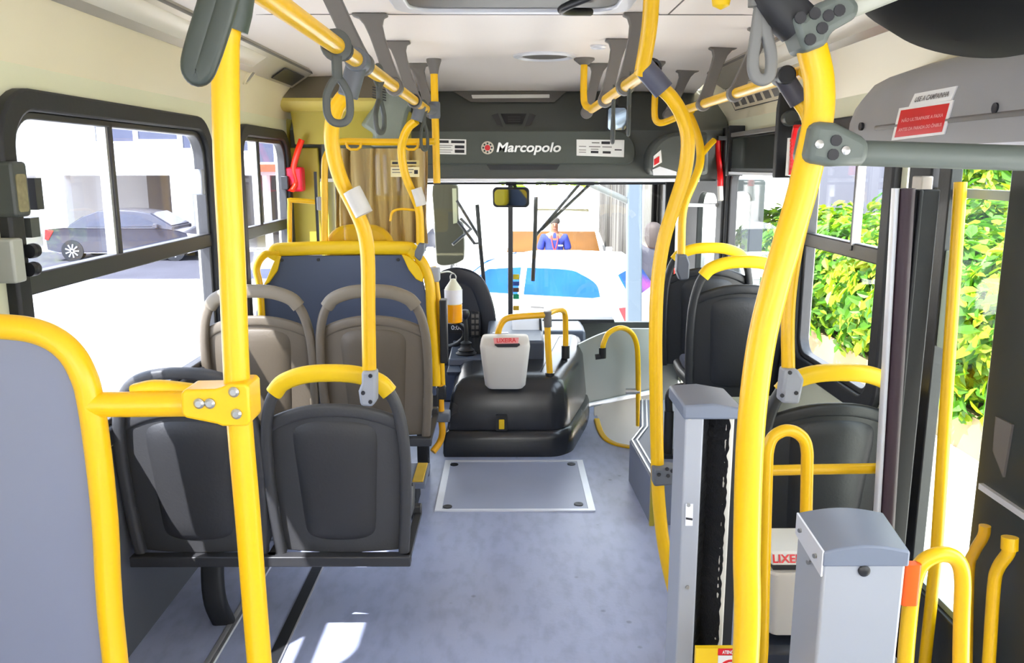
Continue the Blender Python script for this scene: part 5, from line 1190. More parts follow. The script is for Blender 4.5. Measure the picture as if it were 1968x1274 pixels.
# glass screen edge beside the door
GS = thing('door_screen', P(1700, 900, 2.25), 'dark seat-side screen with bright metal edge between the black seat and the door', 'screen')
xq = lambda a, b, y: P(a, b, y)
m = MB(); t, b_ = P(1721, 362, 2.25), P(1680, 1080, 2.25); m.sweep([t, b_, Vector((b_.x - .02, 2.25, .02))], sect(.012, .03), up=(0, 1, 0)); m.build('metal_edge', 'alu_white', GS)
m = MB(); m.sweep([t + Vector((.028, .0, .0)), b_ + Vector((.028, 0, 0)), Vector((b_.x + .008, 2.25, .02))], sect(.04, .05), up=(0, 1, 0)); m.build('dark_edge', mat('maroon_dark', (62, 44, 54), .5), GS)

m = MB(); xa_, xb_ = P(1700, 800, 2.26).x, P(1762, 800, 2.26).x; m.box((xa_, 2.25, .02), (xb_, 2.285, 1.5)); m.box((xa_ + .03, 2.24, .02), (xa_ + .042, 2.25, 1.5)); m.build('dark_post', 'rubber', GS, bevel=.004)

# ------------------------------------------------------------ the long side door
D2 = thing('door_2', (XR, 2.0, 0), kind='structure')
def yat(px, py=600, X=XR): return PX(px, py, X).y
def post(px0, px1, mt, name, x0=XR - .05, x1=XR + .03, z0=.02, z1=1.64):
    a, b = yat(px1, 600, x0), yat(px0, 600, x0); m = MB(); m.box((x0, min(a, b), z0), (x1, max(a, b), z1)); return m.build(name, mt, D2, bevel=.006)
XI, XO = XR - .03, XR + .005
post(1722, 1764, 'rubber', 'jamb', XI, XO); post(1765, 1777, mat('jamb_brown', (74, 72, 62), .5), 'jamb_channel', XI + .012, XO, z1=1.5)
yS0 = PX(1824, 600, XO).y; yS1 = yat(1778, 600, XI); yA, yB2 = yS0 + .03, PX(1912, 600, XI).y
m = MB(); m.box((XI, yS0, .02), (XO, yS1, 1.64)); m.build('leaf_stile', 'black', D2, bevel=.004)
q = PX(1777, 358, XI); m = MB(); m.box((XI - .03, q.y - .04, q.z - .05), (XI + .005, q.y + .02, q.z + .03)); m.build('door_stop', mat('stop_cream', (206, 198, 186), .5), D2, bevel=.004)
o = rr(yB2 - .1, yA + .012, .30, 1.50, .07); i_ = rr(yB2 - .07, yA - .012, .325, 1.475, .06)
m = MB(); m.ring2d(o, i_, 'x', XR - .012, XR + .012); m.build('glass_gasket', mat('gasket_grey_green', (150, 164, 158), .4), D2)
m = MB(); m.box((XR + .0, yB2 - .1, .28), (XR + .004, yA, 1.64)); m.build('pane', 'glass_green', D2)
m = MB(); m.box((XI, yB2 - .01, .02), (XO, yA + .02, .305)); m.build('kick_plate', 'black', D2, bevel=.004)
m = MB(); m.box((XI, 1.55, .02), (XO, yB2, 1.64)); LF = m.build('folded_leaf', mat('door_leaf_dark', (56, 60, 58), .28, 0, .2, 4), D2, bevel=.006)
m = MB(); m.cyl(PX(1846, 350, XR - .07), PX(1800, 1060, XR - .07), .0165); q0, q1 = PX(1846, 350, XR - .07), PX(1800, 1060, XR - .07); m.cyl(q1, Vector((q1.x, q1.y, .03)), .0165); m.build('grab_bar', 'yellow', D2)
m = MB(); m.tube([PX(1893, 1010, XR - .10), PX(1890, 1030, XR - .1), PX(1872, 1062, XR - .1), PX(1862, 1100, XR - .1), PX(1858, 1274, XR - .1)], .0135, sub=5); m.build('handrail', AM, D2)
m = MB(); m.tube([PX(1941, 1040, XR - .12), PX(1938, 1062, XR - .12), PX(1918, 1092, XR - .12), PX(1910, 1130, XR - .12), PX(1900, 1280, XR - .12)], .0145, sub=5); m.cyl(PX(1941, 1032, XR - .12), PX(1940, 1056, XR - .12), .018); m.build('handrail', 'yellow', D2)
m = MB(); m.box((XI - .012, PX(1900, 950, XI - .01).y - .25, PX(1900, 952, XI - .01).z), (XI + .002, PX(1880, 950, XI - .01).y, PX(1900, 940, XI - .01).z)); m.build('leaf_strip', 'alu_white', D2)
m = MB(); a, b = PX(1916, 800, XI - .002), PX(1935, 920, XI - .002); m.prism([(a.y, a.z), (b.y, a.z), (b.y + .01, b.z), (a.y - .005, b.z + .05)], 'x', XI - .006, XI); m.build('leaf_panel', 'hanger', D2)
m = MB(); m.prism(rr(PX(1820, 640, XR - .018).y, PX(1812, 640, XR - .018).y + .02, PX(1815, 670, XR - .018).z, PX(1815, 480, XR - .018).z, .005), 'x', XR - .022, XR - .016); m.build('glass_sticker', mat('sticker_pale_green', (186, 206, 190), .5), D2)
m = MB(); m.box((XR - .2, 1.2, -.02), (XR + .03, 2.72, .012)); m.build('threshold', 'alu_white', D2, bevel=.004)

# front door, standing behind the raised seats
D1 = thing('door_1', (XR, 5.4, 0), kind='structure')
m = MB(); m.ring2d(rr(4.93, 5.9, .05, 1.60, .03), rr(4.99, 5.52, .3, 1.40, .13), 'x', XR - .02, XR + .02); m.build('leaf_frame', 'rubber', D1, bevel=.006)
m = MB(); m.box((XR - .002, 5.0, .28), (XR + .004, 5.82, 1.45)); m.build('pane', 'glass_green', D1)
m = MB(); m.cyl(PX(1322, 394, XR - .05), PX(1378, 394, XR - .05), .012); m.build('bar', 'chrome', D1)
# leaf of the front door folded outward beside window 5, with rounded glass
FL = thing('folded_door_leaf', (1.62, 5.2, .1), 'dark open front door leaf with rounded glass outside the right windows', 'door leaf')
yo = 5.3
def q2(pts): return [(P(a, b, yo).x, P(a, b, yo).z) for a, b in pts]
oo = rr(P(1404, 345, yo).x, P(1472, 345, yo).x, P(1404, 660, yo).z, P(1404, 345, yo).z, .02); ii = rr(P(1408, 345, yo).x, P(1446, 345, yo).x, P(1404, 500, yo).z, P(1404, 368, yo).z, .05)
m = MB(); m.ring2d(oo, ii, 'y', yo, yo + .04); m.build('frame', mat('leaf_grey_green', (44, 52, 52), .5), FL, bevel=.005)
m = MB(); m.prism(ii, 'y', yo + .015, yo + .02); m.build('pane', 'glass_green', FL)
m = MB(); m.box((oo[0][0] + .1, yo, -.7), (oo[0][0] + .16, yo + .04, P(1404, 655, yo).z)); m.build('post', 'rubber', FL)

# grey housing over the side door with its stickers
HS2 = thing('door_header_housing', (1.15, 1.9, 1.6), 'long rounded grey housing above the side door with red and white stickers', 'housing')
zb_ = 1.612
hp = [(1.085, zb_), (1.078, zb_ + .05), (1.082, zb_ + .11), (1.10, zb_ + .165), (1.14, zb_ + .215), (1.20, zb_ + .235), (1.262, zb_ + .24), (1.262, zb_)]
rings = []
for y, k in ((.6, 1), (2.45, 1), (2.58, .97), (2.70, .90), (2.80, .74), (2.86, .52), (2.88, .3)):
    rings.append([Vector((1.262 - (1.262 - x) * (k * .85 + .15), y, zb_ + (z - zb_) * (k * .8 + .2))) for x, z in hp])
m = MB(); m.loft(rings); m.build('shell', 'housing', HS2, ang=60)
m = MB(); m.prism([(1.077, zb_ + .052), (1.0745, zb_ + .056), (1.0745, zb_ + .062), (1.079, zb_ + .066)], 'y', .6, 2.5); m.build('ridge', 'hanger', HS2)
m = MB(); m.prism([(1.09, zb_ - .012), (1.26, zb_ - .012), (1.26, zb_ + .002), (1.085, zb_ + .002)], 'y', .6, 2.7); m.build('lower_trim', 'alu_white', HS2)
for px, py, rs in ((1655, 243, .012), (1914, 208, .012)):
    c = PX(px, py, 1.08); m = MB(); m.lathe([(rs, .004), (rs, -.004), (rs * .4, -.001)], (c.x, c.y, c.z), 16, 'x'); m.build('screw_hole', 'ink', HS2)
def hx(px, py):
    # point on the housing face under this sight line
    x = 1.08
    for _ in range(12):
        q = PX(px, py, x); t = q.z - zb_
        xs = hp[0][0]
        for (x0_, z0_), (x1_, z1_) in zip(hp, hp[1:6]):
            if z0_ - zb_ <= t <= z1_ - zb_: xs = x0_ + (x1_ - x0_) * (t - z0_ + zb_) / (z1_ - z0_)
        x = xs
    return PX(px, py, x - .004)
def face_sticker(name, quad, label, base, rows, cat='sticker', text=None, tm='white_sticker', border=None):
    tl, tr, br, bl = [hx(*q) for q in quad]
    o = thing(name, (tl + br) / 2, label, cat)
    def at(u, v, d=0):
        (ax, ay), (bx_, by_), (cx_, cy_), (dx, dy) = quad
        px = (ax * (1 - u) + bx_ * u) * (1 - v) + (dx * (1 - u) + cx_ * u) * v; py = (ay * (1 - u) + by_ * u) * (1 - v) + (dy * (1 - u) + cy_ * u) * v
        q = hx(px, py); return q + Vector((-d, 0, 0))
    m = MB(); m.grid(lambda u, v: at(u, v), 8, 6, (.0035, 0, 0)); m.build('sheet', base, o)
    if border:
        m = MB(); m.grid(lambda u, v: at(.05 + .9 * u, .08 + .84 * v, .0008), 8, 6, (.0006, 0, 0)); m.build('field', border, o)
    return o, at
o, at = face_sticker('stop_bell_sticker', [(1728, 208), (1832, 192), (1814, 258), (1713, 270)], 'red sticker with pale lettering on the long grey housing', 'white_sticker', [], border='red_sticker')
def wrap_text(s, name, u0, u1, v0, v1, mt, o, at):
    me = text_mesh(name, s, 1.0, mt, Matrix(), o, .0, True)
    org = Vector(o.location); cs = [v.co.copy() + org for v in me.data.vertices]
    x0, x1 = min(c.x for c in cs), max(c.x for c in cs); y0, y1 = min(c.y for c in cs), max(c.y for c in cs)
    for v, c in zip(me.data.vertices, cs):
        v.co = at(u0 + (u1 - u0) * (c.x - x0) / (x1 - x0), v1 + (v0 - v1) * (c.y - y0) / (y1 - y0), .0018) - org
wrap_text('NÃO ULTRAPASSE A FAIXA', 'printed_text', .12, .9, .34, .47, 'pink_ink', o, at)
wrap_text('ANTES DA PARADA DO ÔNIBUS', 'printed_text', .1, .92, .62, .75, 'pink_ink', o, at)
o, at = face_sticker('bell_notice', [(1758, 180), (1839, 165), (1828, 192), (1746, 206)], 'white notice about the bell just above the red sticker on the long grey housing', 'white_sticker', [])
wrap_text('USE A CAMPAINHA', 'printed_text', .1, .9, .3, .7, 'hanger', o, at)

# round black dome under the right cove
BD = thing('roof_dome', (1.0, 1.45, 1.9), 'large round black dome under the ceiling at the top right corner', 'dome')
c = P(1868, -6, 1.42)
nd = Vector((-.30, -.08, -1)).normalized(); rot = Matrix.Translation(c) @ nd.to_track_quat('Z', 'Y').to_matrix().to_4x4()
m = MB(); m.lathe([(.19, -.10), (.20, -.05), (.195, -.005), (.17, .03), (.11, .06), (.001, .072)], (0, 0, 0), 44)
for v in m.bm.verts: v.co = rot @ v.co
m.build('shell', mat('dome_black', (14, 15, 15), .7, spec=.2), BD)
m = MB(); m.lathe([(.205, -.11), (.212, -.06), (.20, -.045), (.195, -.10)], (0, 0, 0), 44)
for v in m.bm.verts: v.co = rot @ v.co
m.build('rim', mat('dome_rim', (96, 100, 78), .4), BD)
m = MB(); m.cyl(c - nd * .09, c - nd * .09 + Vector((.05, 0, .18)), .12); m.build('mount', 'dome_black' if 'dome_black' in M else 'black', BD)
# yellow knob at the ceiling
KN = MB(); KN.lathe([(.018, .04), (.022, .01), (.018, -.012), (.001, -.02)], P(1386, 0, 1.9), 18); tag(KN.build('ceiling_fitting', 'yellow_plastic', None), 'small round yellow fitting under the ceiling, left of the big grey strap', 'fitting')

# ------------------------------------------------------------ fittings on the left pillar
yl0 = PX(40, 360, XL).y
LM = thing('window_release_box', (XL, PX(42, 415, XL + .04).y, PX(42, 415, XL + .04).z), 'dark framed window release box with mottled front on the left pillar', 'release box')
a, b = PX(20, 310, XL + .05), PX(62, 415, XL + .05)
m = MB(); m.prism(rr(a.y, b.y, b.z, a.z, .012), 'x', XL, XL + .05); m.build('case', 'strap', LM, bevel=.006)
mm = mat('mottled_front', (150, 140, 108), .35, .2, .5, 55); m = MB(); m.prism(rr(a.y + .012, b.y - .012, b.z + .012, a.z - .03, .008), 'x', XL + .045, XL + .052); m.build('front', mm, LM)
a, b = PX(62, 342, XL + .03), PX(82, 402, XL + .03); m = MB(); m.box((XL + .01, a.y, b.z), (XL + .035, b.y, a.z)); m.build('catch', 'frame_dark', LM)
LS = thing('switch_box', (XL, PX(50, 540, XL + .05).y, PX(50, 540, XL + .05).z), 'pale grey box with two black round knobs on the left pillar', 'switch box')
a, b = PX(22, 460, XL + .06), PX(54, 540, XL + .06); m = MB(); m.box((XL + .0, a.y, b.z), (XL + .06, b.y, a.z)); m.build('case', mat('switch_grey', (176, 178, 166), .45), LS, bevel=.006)
for py in (482, 517):
    c = PX(62, py, XL + .04); m = MB(); m.lathe([(.001, -.02), (.016, -.018), (.017, -.004), (.014, .0), (.017, .006), (.016, .018), (.001, .02)], (0, 0, 0), 20, 'z')
    for v in m.bm.verts: v.co = Vector((c.x + v.co.x, c.y + v.co.z * .9, c.z + v.co.y * 1.1))
    m.build('knob', 'black', LS)
m = MB(); m.box((XL - .0, PX(45, 430, XL).y - .02, PX(45, 456, XL).z), (XL + .03, PX(45, 430, XL).y + .02, PX(45, 418, XL).z)); m.build('conduit', 'strap', LS)
# ------------------------------------------------------------ outside
GZ = -1.05
gm = mat('pavement', (214, 208, 200), .9, 0, .12, .6, .2, 8)
GR_ = S(MB().box((-60, -20, GZ - .2), (60, 80, GZ)).build('ground', gm))
# cast shadow painted as a dark strip of ground before the left garage
m = MB(); e0 = PZ(60, 548, GZ); e1 = PZ(392, 536, GZ); m.box((-40, e1.y, GZ), (-5.5, 26.0, GZ + .01)); S(m.build('road', mat('asphalt_grey', (66, 64, 72), .9, 0, .35, .9, .3, 6)))

# pale building with open garage on the left
YB_ = 26.0
bw = mat('building_white', (206, 204, 204), .8, 0, .04, .5)
BL = thing('building', (-15, YB_, GZ), 'white two-storey building with dark upper windows and open garage, left of the bus', 'building')
q = lambda a, b, d=0: P(a, b, YB_ + d)
zg = q(300, 337).z; x0, x1 = q(20, 400).x - 6, q(545, 400).x + 2.2
m = MB(); m.box((x0, YB_, zg), (x1, YB_ + 8, 12)); m.box((x0, YB_ + 7, GZ), (x1, YB_ + 8, zg)); m.box((x1 - .5, YB_, GZ), (x1, YB_ + 8, zg)); m.build('wall', bw, BL)
for i, (a, b) in enumerate(((78, 130), (332, 372), (446, 452), (508, 516))):
    m = MB(); xa_, xb_ = q(a, 400).x, q(b, 400).x; m.box((xa_, YB_ - .05, GZ), (xb_, YB_ + .35, zg)); m.build('pillar', bw, BL)
wm = mat('building_window', (66, 70, 90), .2, 0, .3, 1.5)
for a, b, c_, d_ in ((180, 214, 258, 272), (262, 214, 342, 268), (350, 250, 372, 285), (458, 262, 478, 290), (492, 268, 528, 312)):
    A_, B_ = q(a, b), q(c_, d_); m = MB(); m.box((A_.x, YB_ - .02, B_.z), (B_.x, YB_ + .3, A_.z)); W_ = m.build('window', wm, BL)
    m = MB(); m.ring2d([(A_.x - .06, B_.z - .06), (B_.x + .06, B_.z - .06), (B_.x + .06, A_.z + .06), (A_.x - .06, A_.z + .06)], [(A_.x, B_.z), (B_.x, B_.z), (B_.x, A_.z), (A_.x, A_.z)], 'y', YB_ - .06, YB_ + .02); m.build('window_frame', 'white_sticker', W_)
A_ = q(112, 218); m = MB(); m.box((A_.x, YB_ - .5, A_.z - .3), (A_.x + 1.0, YB_, A_.z + .4)); m.build('air_conditioner', 'bin', BL, bevel=.05)
m = MB(); A_ = q(100, 345); m.box((A_.x, YB_ + 6.8, GZ), (q(540, 345).x, YB_ + 6.9, zg)); m.build('garage_back', mat('garage_back', (120, 112, 110), .8, 0, .1, .7), BL)
m = MB(); m.box((q(490, 320).x, YB_ - .4, q(490, 330).z), (q(535, 320).x, YB_ - .0, q(490, 316).z)); m.build('awning', mat('terracotta', (150, 70, 40), .7), BL)

# cars
glassb = mat('car_glass_blue', (18, 62, 118), .2, 0, .5, 2.2, spec=.12)
glassbr = mat('car_glass_brown', (84, 54, 16), .25, 0, .5, 1.6, spec=.1)
glassd = mat('car_glass_dark', (60, 62, 76), .08, 0, .3, 1.5)
def car(loc, rz, label, paint, glassm, L_=3.95, W_=1.66, H_=1.46, kind='hatch'):
    """local: x forward, y left, z up"""
    o = thing('car', (0, 0, 0), label, 'car')
    hl = L_ / 2; hw = W_ / 2
    if kind == 'hatch':
        roofp = [(-hl + .06, .92), (-hl + .36, 1.28), (-hl + .62, 1.42), (-.45, H_), (.15, H_ - .02), (.55, 1.34), (1.18, .94)]
    else:
        roofp = [(-hl + .62, .96), (-hl + 1.05, 1.24), (-hl + 1.45, 1.39), (-.1, H_), (.35, H_ - .03), (.72, 1.32), (1.35, .95)]
    body = [(-hl + .02, .34), (-hl, .55), (-hl + .03, .90), (-hl + .3 if kind == 'hatch' else -hl + .5, .95), (1.1, .93), (1.55, .86), (hl - .12, .70), (hl, .52), (hl - .04, .30), (hl - .35, .22), (-hl + .3, .24)]
    wx = (-hl + .72, hl - .78)
    def ring(y, ins, zk):
        return [Vector((x * (1 - ins), y, .22 + (z - .22) * zk if z > .3 else z)) for x, z in body]
    m = MB(); m.loft([ring(-hw + .02, .035, .97), ring(-hw, .015, .99), ring(-hw * .6, 0, 1.0), ring(0, 0, 1.01), ring(hw * .6, 0, 1.0), ring(hw, .015, .99), ring(hw - .02, .035, .97)]); m.build('body', paint, o, bevel=.02, ang=50)
    # greenhouse
    def gr(y, k, dz): return [Vector((x * k, y, z + dz)) for x, z in roofp] + [Vector((roofp[-1][0] * k, y, .88)), Vector((roofp[0][0] * k, y, .88))]
    ribs = []
    rr_ = []
    for s_ in (-1, -.8, -.4, 0, .4, .8, 1):
        ring_ = []
        for x, z in roofp:
            t = (z - .92) / (H_ - .92); yy = hw * (1 - .16 * t) - .03
            ring_.append(Vector((x * (1 - .0 * abs(s_)), s_ * yy, z + .035 * (1 - s_ * s_) * t)))
        yy = hw - .03; ring_ += [Vector((roofp[-1][0], s_ * yy, .86)), Vector((roofp[0][0], s_ * yy, .86))]
        rr_.append(ring_)
    m = MB(); m.loft(rr_); m.build('roof', paint, o, bevel=.015, ang=50)
    # side glass
    def sidey(z): return (hw * (1 - .16 * (z - .92) / (H_ - .92)) - .03) + .006
    r0 = roofp
    xr = r0[1][0] + .12; 
    def inside(pts, s_): return [Vector((x, s_ * sidey(z), z)) for x, z in pts]
    top = H_ - .11
    rear = spline([Vector((r0[0][0] + .50, 0, .985)), Vector((r0[1][0] + .28, 0, 1.14)), Vector((r0[2][0] + .26, 0, top - .06)), Vector((r0[2][0] + .5, 0, top - .005)), Vector((-.18, 0, top))], 4)
    for s_ in (-1, 1):
        pr = [(v.x, v.z) for v in rear] + [(-.16, .965), (r0[0][0] + .62, .965)]
        a = inside(pr, s_); m = MB(); m.loft([a, [v + Vector((0, s_ * .006, 0)) for v in a]]); m.build('rear_side_window', glassm, o)
        pf2 = [(-.08, top), (.10, top - .01), (.48, 1.27), (.98, .975), (-.06, .965)]
        a = inside(pf2, s_); m = MB(); m.loft([a, [v + Vector((0, s_ * .006, 0)) for v in a]]); m.build('front_side_window', glassm, o)
        m = MB(); m.box((-.52, s_ * (hw + .0) - .012, .80), (-.30, s_ * hw + .016, .825)); m.build('door_handle', 'frame_dark', o)
        m = MB(); m.prism([(.85, .96), (1.0, .93), (1.0, 1.04), (.9, 1.06)], 'y', s_ * (hw + .01), s_ * (hw + .14)); m.build('door_mirror', paint, o, bevel=.01)
        m = MB(); m.prism([(-hl - .004, .62), (-hl + .10, .60), (-hl + .26, .86), (-hl + .03, .90)], 'y', s_ * (hw - .14), s_ * (hw + .004)); m.build('tail_light', 'red_sticker', o, bevel=.006)
        m = MB(); m.prism([(hl - .1, .55), (hl + .0, .56), (hl - .1, .70), (hl - .4, .78), (hl - .36, .66)], 'y', s_ * (hw - .42), s_ * (hw + .0)); m.build('headlight', 'alu_white', o, bevel=.006)
        for x in wx:
            m = MB(); c = (x, s_ * (hw - .1), .30); m.lathe([(.30, -.10), (.31, -.06), (.31, .06), (.30, .10), (.2, .105), (.001, .1)] if s_ > 0 else [(.001, -.1), (.2, -.105), (.30, -.10), (.31, -.06), (.31, .06), (.30, .10)], c, 26, 'y'); WH = m.build('wheel', 'rubber', o)
            m = MB(); yy = s_ * (hw + .006)
            for k in range(9):
                a_ = 2 * PI * k / 9; d1 = Vector((math.cos(a_), 0, math.sin(a_))); d2 = Vector((-math.sin(a_), 0, math.cos(a_))); cc = Vector((x, yy, .30))
                w1 = [cc + d1 * .03 - d2 * .014, cc + d1 * .19 - d2 * .02, cc + d1 * .19 + d2 * .02, cc + d1 * .03 + d2 * .014]
                m.loft([w1, [v + Vector((0, s_ * .012, 0)) for v in w1]])
            m.build('rim_spokes', 'chrome', WH)
    # windscreen and rear glass
    def slant(i0, i1, k0, k1, off):
        (xa, za), (xb, zb) = roofp[i0], roofp[i1]
        n = Vector((zb - za, 0, -(xb - xa))).normalized()
        if n.z < 0: n = -n
        g = []
        for (x, z), k in (((xa, za), k0), ((xb, zb), k1)):
            pass
        A_ = Vector((xa, 0, za)); B_ = Vector((xb, 0, zb)); a = A_ + (B_ - A_) * k0; b = A_ + (B_ - A_) * k1
        qd_ = []
        for pnt, s_ in ((a, -1), (a, 1), (b, 1), (b, -1)):
            qd_.append(Vector((pnt.x, s_ * (sidey(pnt.z) - .09), pnt.z + .035 * ((pnt.z - .92) / (H_ - .92)) * .3)) + n * off)
        return qd_, n
    for i0, i1, nm in ((6, 5, 'windscreen'), (0, 1, 'rear_window')):
        a, n = slant(i0, i1, .08, 1.0 if nm == 'windscreen' else .9, .012); m = MB(); m.loft([[v - n * .03 for v in a], [v + n * .012 for v in a]]); m.build(nm, glassm, o)
    m = MB(); m.box((hl - .02, -.5, .48), (hl + .008, .5, .60)); m.build('grille', 'rubber', o, bevel=.004)
    m = MB(); m.box((hl - .015, -.26, .34), (hl + .012, .26, .45)); m.build('number_plate', 'bin', o)
    o.location = loc; o.rotation_euler = (0, 0, rz)
    return o
white = mat('car_paint_white', (236, 236, 238), .25, 0, .02, 2, coat=.5)
dark = mat('car_paint_grey', (64, 64, 76), .25, .3, .05, 2, coat=.5)
silver = mat('car_paint_silver', (206, 208, 212), .25, .2, .04, 2, coat=.5)
c = P(1052, 490, 11.6); hb = car((.36, 11.6, GZ), R(180 - 20), 'white hatchback with bluish side windows seen side-on close ahead of the windscreen', white, glassb, H_=c.z - GZ + .02); hb.scale = (.82, 1, 1)
c = P(1064, 480, 17.2); car((c.x, 17.4, GZ), R(-90 - 3), 'white car with brown windscreen facing the bus behind the man in blue', white, glassbr, L_=4.4, W_=2.05, H_=P(1090, 408, 17.4).z - GZ, kind='sedan')
c = P(1090, 400, 26); car((c.x - .1, 26.5, GZ), R(-90 - 4), 'pale car with greenish windscreen second in the line of parked cars ahead', white, mat('car_glass_olive', (64, 60, 40), .25, 0, .4, 1.2, spec=.1), L_=4.5, W_=1.95, H_=P(1090, 376, 26.5).z - GZ, kind='sedan')
c = P(1110, 380, 34); car((c.x - .55, 35, GZ), R(-90 - 4), 'farthest pale car with brown windscreen in the line of parked cars ahead', white, glassbr, L_=4.6, W_=2.1, H_=P(1110, 358, 35).z - GZ, kind='sedan')
c = P(268, 470, 23.8); car((P(262, 470, 24.2).x, 24.2, GZ), R(2), 'dark grey sedan parked in front of the open garage on the left', dark, glassd, L_=4.3, W_=1.7, H_=1.42, kind='sedan')
c = P(905, 500, 15); car((P(870, 500, 16).x - 1.2, 17.5, GZ), R(-100), 'silver car parked beyond the tall wing mirror, mostly hidden', silver, glassd, L_=4.2, kind='hatch')

# man in a blue polo shirt standing among the cars
def skin_body(name, verts, edges, radii, mt, parent=None, root=0, sub=2):
    me = bpy.data.meshes.new(name); me.from_pydata([Vector(v) for v in verts], edges, []); ob = bpy.data.objects.new(name, me); COL.objects.link(ob)
    if parent: ob.parent = parent
    md = ob.modifiers.new('skin', 'SKIN'); md.use_smooth_shade = True
    for i, r_ in enumerate(radii):
        sv = me.skin_vertices[0].data[i]; sv.radius = r_ if isinstance(r_, tuple) else (r_, r_); sv.use_root = (i == root)
    d = ob.modifiers.new('sub', 'SUBSURF'); d.levels = sub; d.render_levels = sub
    me.materials.append(mt); return ob
skin = mat('skin', (120, 74, 54), .55, 0, .05, 8); hairm = mat('hair_dark', (40, 32, 28), .7, 0, .2, 30)
shirt = mat('polo_blue', (26, 40, 120), .8, 0, .08, 10, .2, 60); trous = mat('trousers_navy', (40, 44, 62), .85, 0, .1, 10)
mp_ = P(1065, 480, 14.3)
MAN = thing('person', (mp_.x, 14.3, GZ), 'man in a blue polo shirt with a red lanyard standing between the white cars', 'person')
hh = P(1062, 420, 14.3).z - GZ; k = hh / 1.72
V = [(0, 0, .95), (0, .0, 1.12), (0, .01, 1.30), (0, .0, 1.43), (0, -.01, 1.51), (0, -.02, 1.60), (0, -.02, 1.69)]
Rr = [(.15, .11), (.145, .10), (.165, .115), (.10, .08), (.055, .055), (.078, .095), (.065, .08)]
E_ = [(i, i + 1) for i in range(6)]
def add(pts, rs, fr):
    for p_, r_ in zip(pts, rs):
        V.append(p_); Rr.append(r_); E_.append((fr, len(V) - 1)); fr = len(V) - 1
    return fr
for s_ in (-1, 1):
    w_ = add([(s_ * .17, .0, 1.40), (s_ * .225, .02, 1.24), (s_ * .25, .0, 1.10), (s_ * .25, -.05, .96), (s_ * .25, -.07, .86)], [.065, .052, .044, .038, (.028, .02)], 3)
    for fx, ln in ((-.024, .072), (-.008, .085), (.008, .08), (.024, .062)):
        add([(s_ * .25 + fx, -.075, .815), (s_ * .25 + fx * 1.1, -.08, .815 - ln * .5), (s_ * .25 + fx, -.068, .815 - ln)], [.010, .009, .007], w_)
    add([(s_ * .25 - s_ * .034, -.09, .84), (s_ * .25 - s_ * .042, -.105, .80)], [.010, .008], w_)
    add([(s_ * .095, .0, .88), (s_ * .10, -.01, .50), (s_ * .105, .01, .12), (s_ * .11, -.01, .05), (s_ * .12, -.14, .03)], [(.10, .10), .065, .045, .042, .035], 0)
V = [(x * k, y * k, z * k) for x, y, z in V]; Rr = [tuple(a * k for a in r_) if isinstance(r_, tuple) else r_ * k for r_ in Rr]
skin_body('body', V, E_, Rr, skin, MAN)
cl = [(0, 0, .90), (0, 0, 1.12), (0, .01, 1.30), (0, .0, 1.42), (-.17, .0, 1.405), (-.225, .02, 1.26), (-.235, .015, 1.18), (.17, .0, 1.405), (.225, .02, 1.26), (.235, .015, 1.18)]
skin_body('polo_shirt', [(x * k, y * k, z * k) for x, y, z in cl], [(0, 1), (1, 2), (2, 3), (3, 4), (4, 5), (5, 6), (3, 7), (7, 8), (8, 9)], [(.17 * k, .125 * k), (.165 * k, .12 * k), (.185 * k, .135 * k), (.12 * k, .095 * k), .082 * k, .075 * k, .072 * k, .082 * k, .075 * k, .072 * k], shirt, MAN)
cl = [(0, 0, .93), (.097, 0, .87), (.10, -.01, .50), (.105, .01, .08), (-.097, 0, .87), (-.10, -.01, .50), (-.105, .01, .08)]
skin_body('trousers', [(x * k, y * k, z * k) for x, y, z in cl], [(0, 1), (1, 2), (2, 3), (0, 4), (4, 5), (5, 6)], [(.165 * k, .12 * k), .115 * k, .082 * k, .07 * k, .115 * k, .082 * k, .07 * k], trous, MAN)
org = Vector(MAN.location); m = MB(); m.lathe([(.095 * k, 1.40 * k), (.085 * k, 1.45 * k), (.072 * k, 1.485 * k), (.060 * k, 1.48 * k), (.06 * k, 1.40 * k)], org, 18); m.build('collar', shirt, MAN)
hd = org + Vector((0, -.02 * k, 1.645 * k))
m = MB(); m.lathe([(.001, -.02), (.088, -.01), (.098, .03), (.085, .075), (.05, .10), (.001, .108)], hd + Vector((0, .02, .0)), 18); m.build('hair', hairm, MAN)
m = MB()
for s_ in (-1, 1): m.lathe([(.001, -.008), (.010, 0), (.001, .008)], hd + Vector((s_ * .03, -.092, -.015)), 8, 'y')
pieces(m, 'eye', 'ink', MAN)
m = MB(); m.sweep([hd + Vector((0, -.09, .0)), hd + Vector((0, -.118, -.045)), hd + Vector((0, -.10, -.055))], sect(.022, .02)); m.build('nose', skin, MAN)
m = MB(); m.sweep([hd + Vector((-.025, -.088, -.085)), hd + Vector((0, -.096, -.082)), hd + Vector((.025, -.088, -.085))], sect(.01, .008)); m.build('mouth', mat('lips', (150, 84, 78), .5), MAN)
m = MB(); m.tube([org + Vector((-.055, -.06, 1.45 * k)), org + Vector((-.05, -.13, 1.36 * k)), org + Vector((0, -.155, 1.20 * k)), org + Vector((.05, -.13, 1.36 * k)), org + Vector((.055, -.06, 1.45 * k))], .011, sub=4); m.build('lanyard', mat('lanyard_red', (150, 30, 40), .6), MAN)
m = MB(); m.box((org.x - .05, org.y - .165, GZ + 1.06 * k), (org.x + .05, org.y - .155, GZ + 1.19 * k)); m.build('badge', 'paper', MAN)
m = MB(); m.box((org.x + .06, org.y - .15, GZ + 1.27 * k), (org.x + .14, org.y - .14, GZ + 1.29 * k)); m.build('chest_emblem', 'paper', MAN)

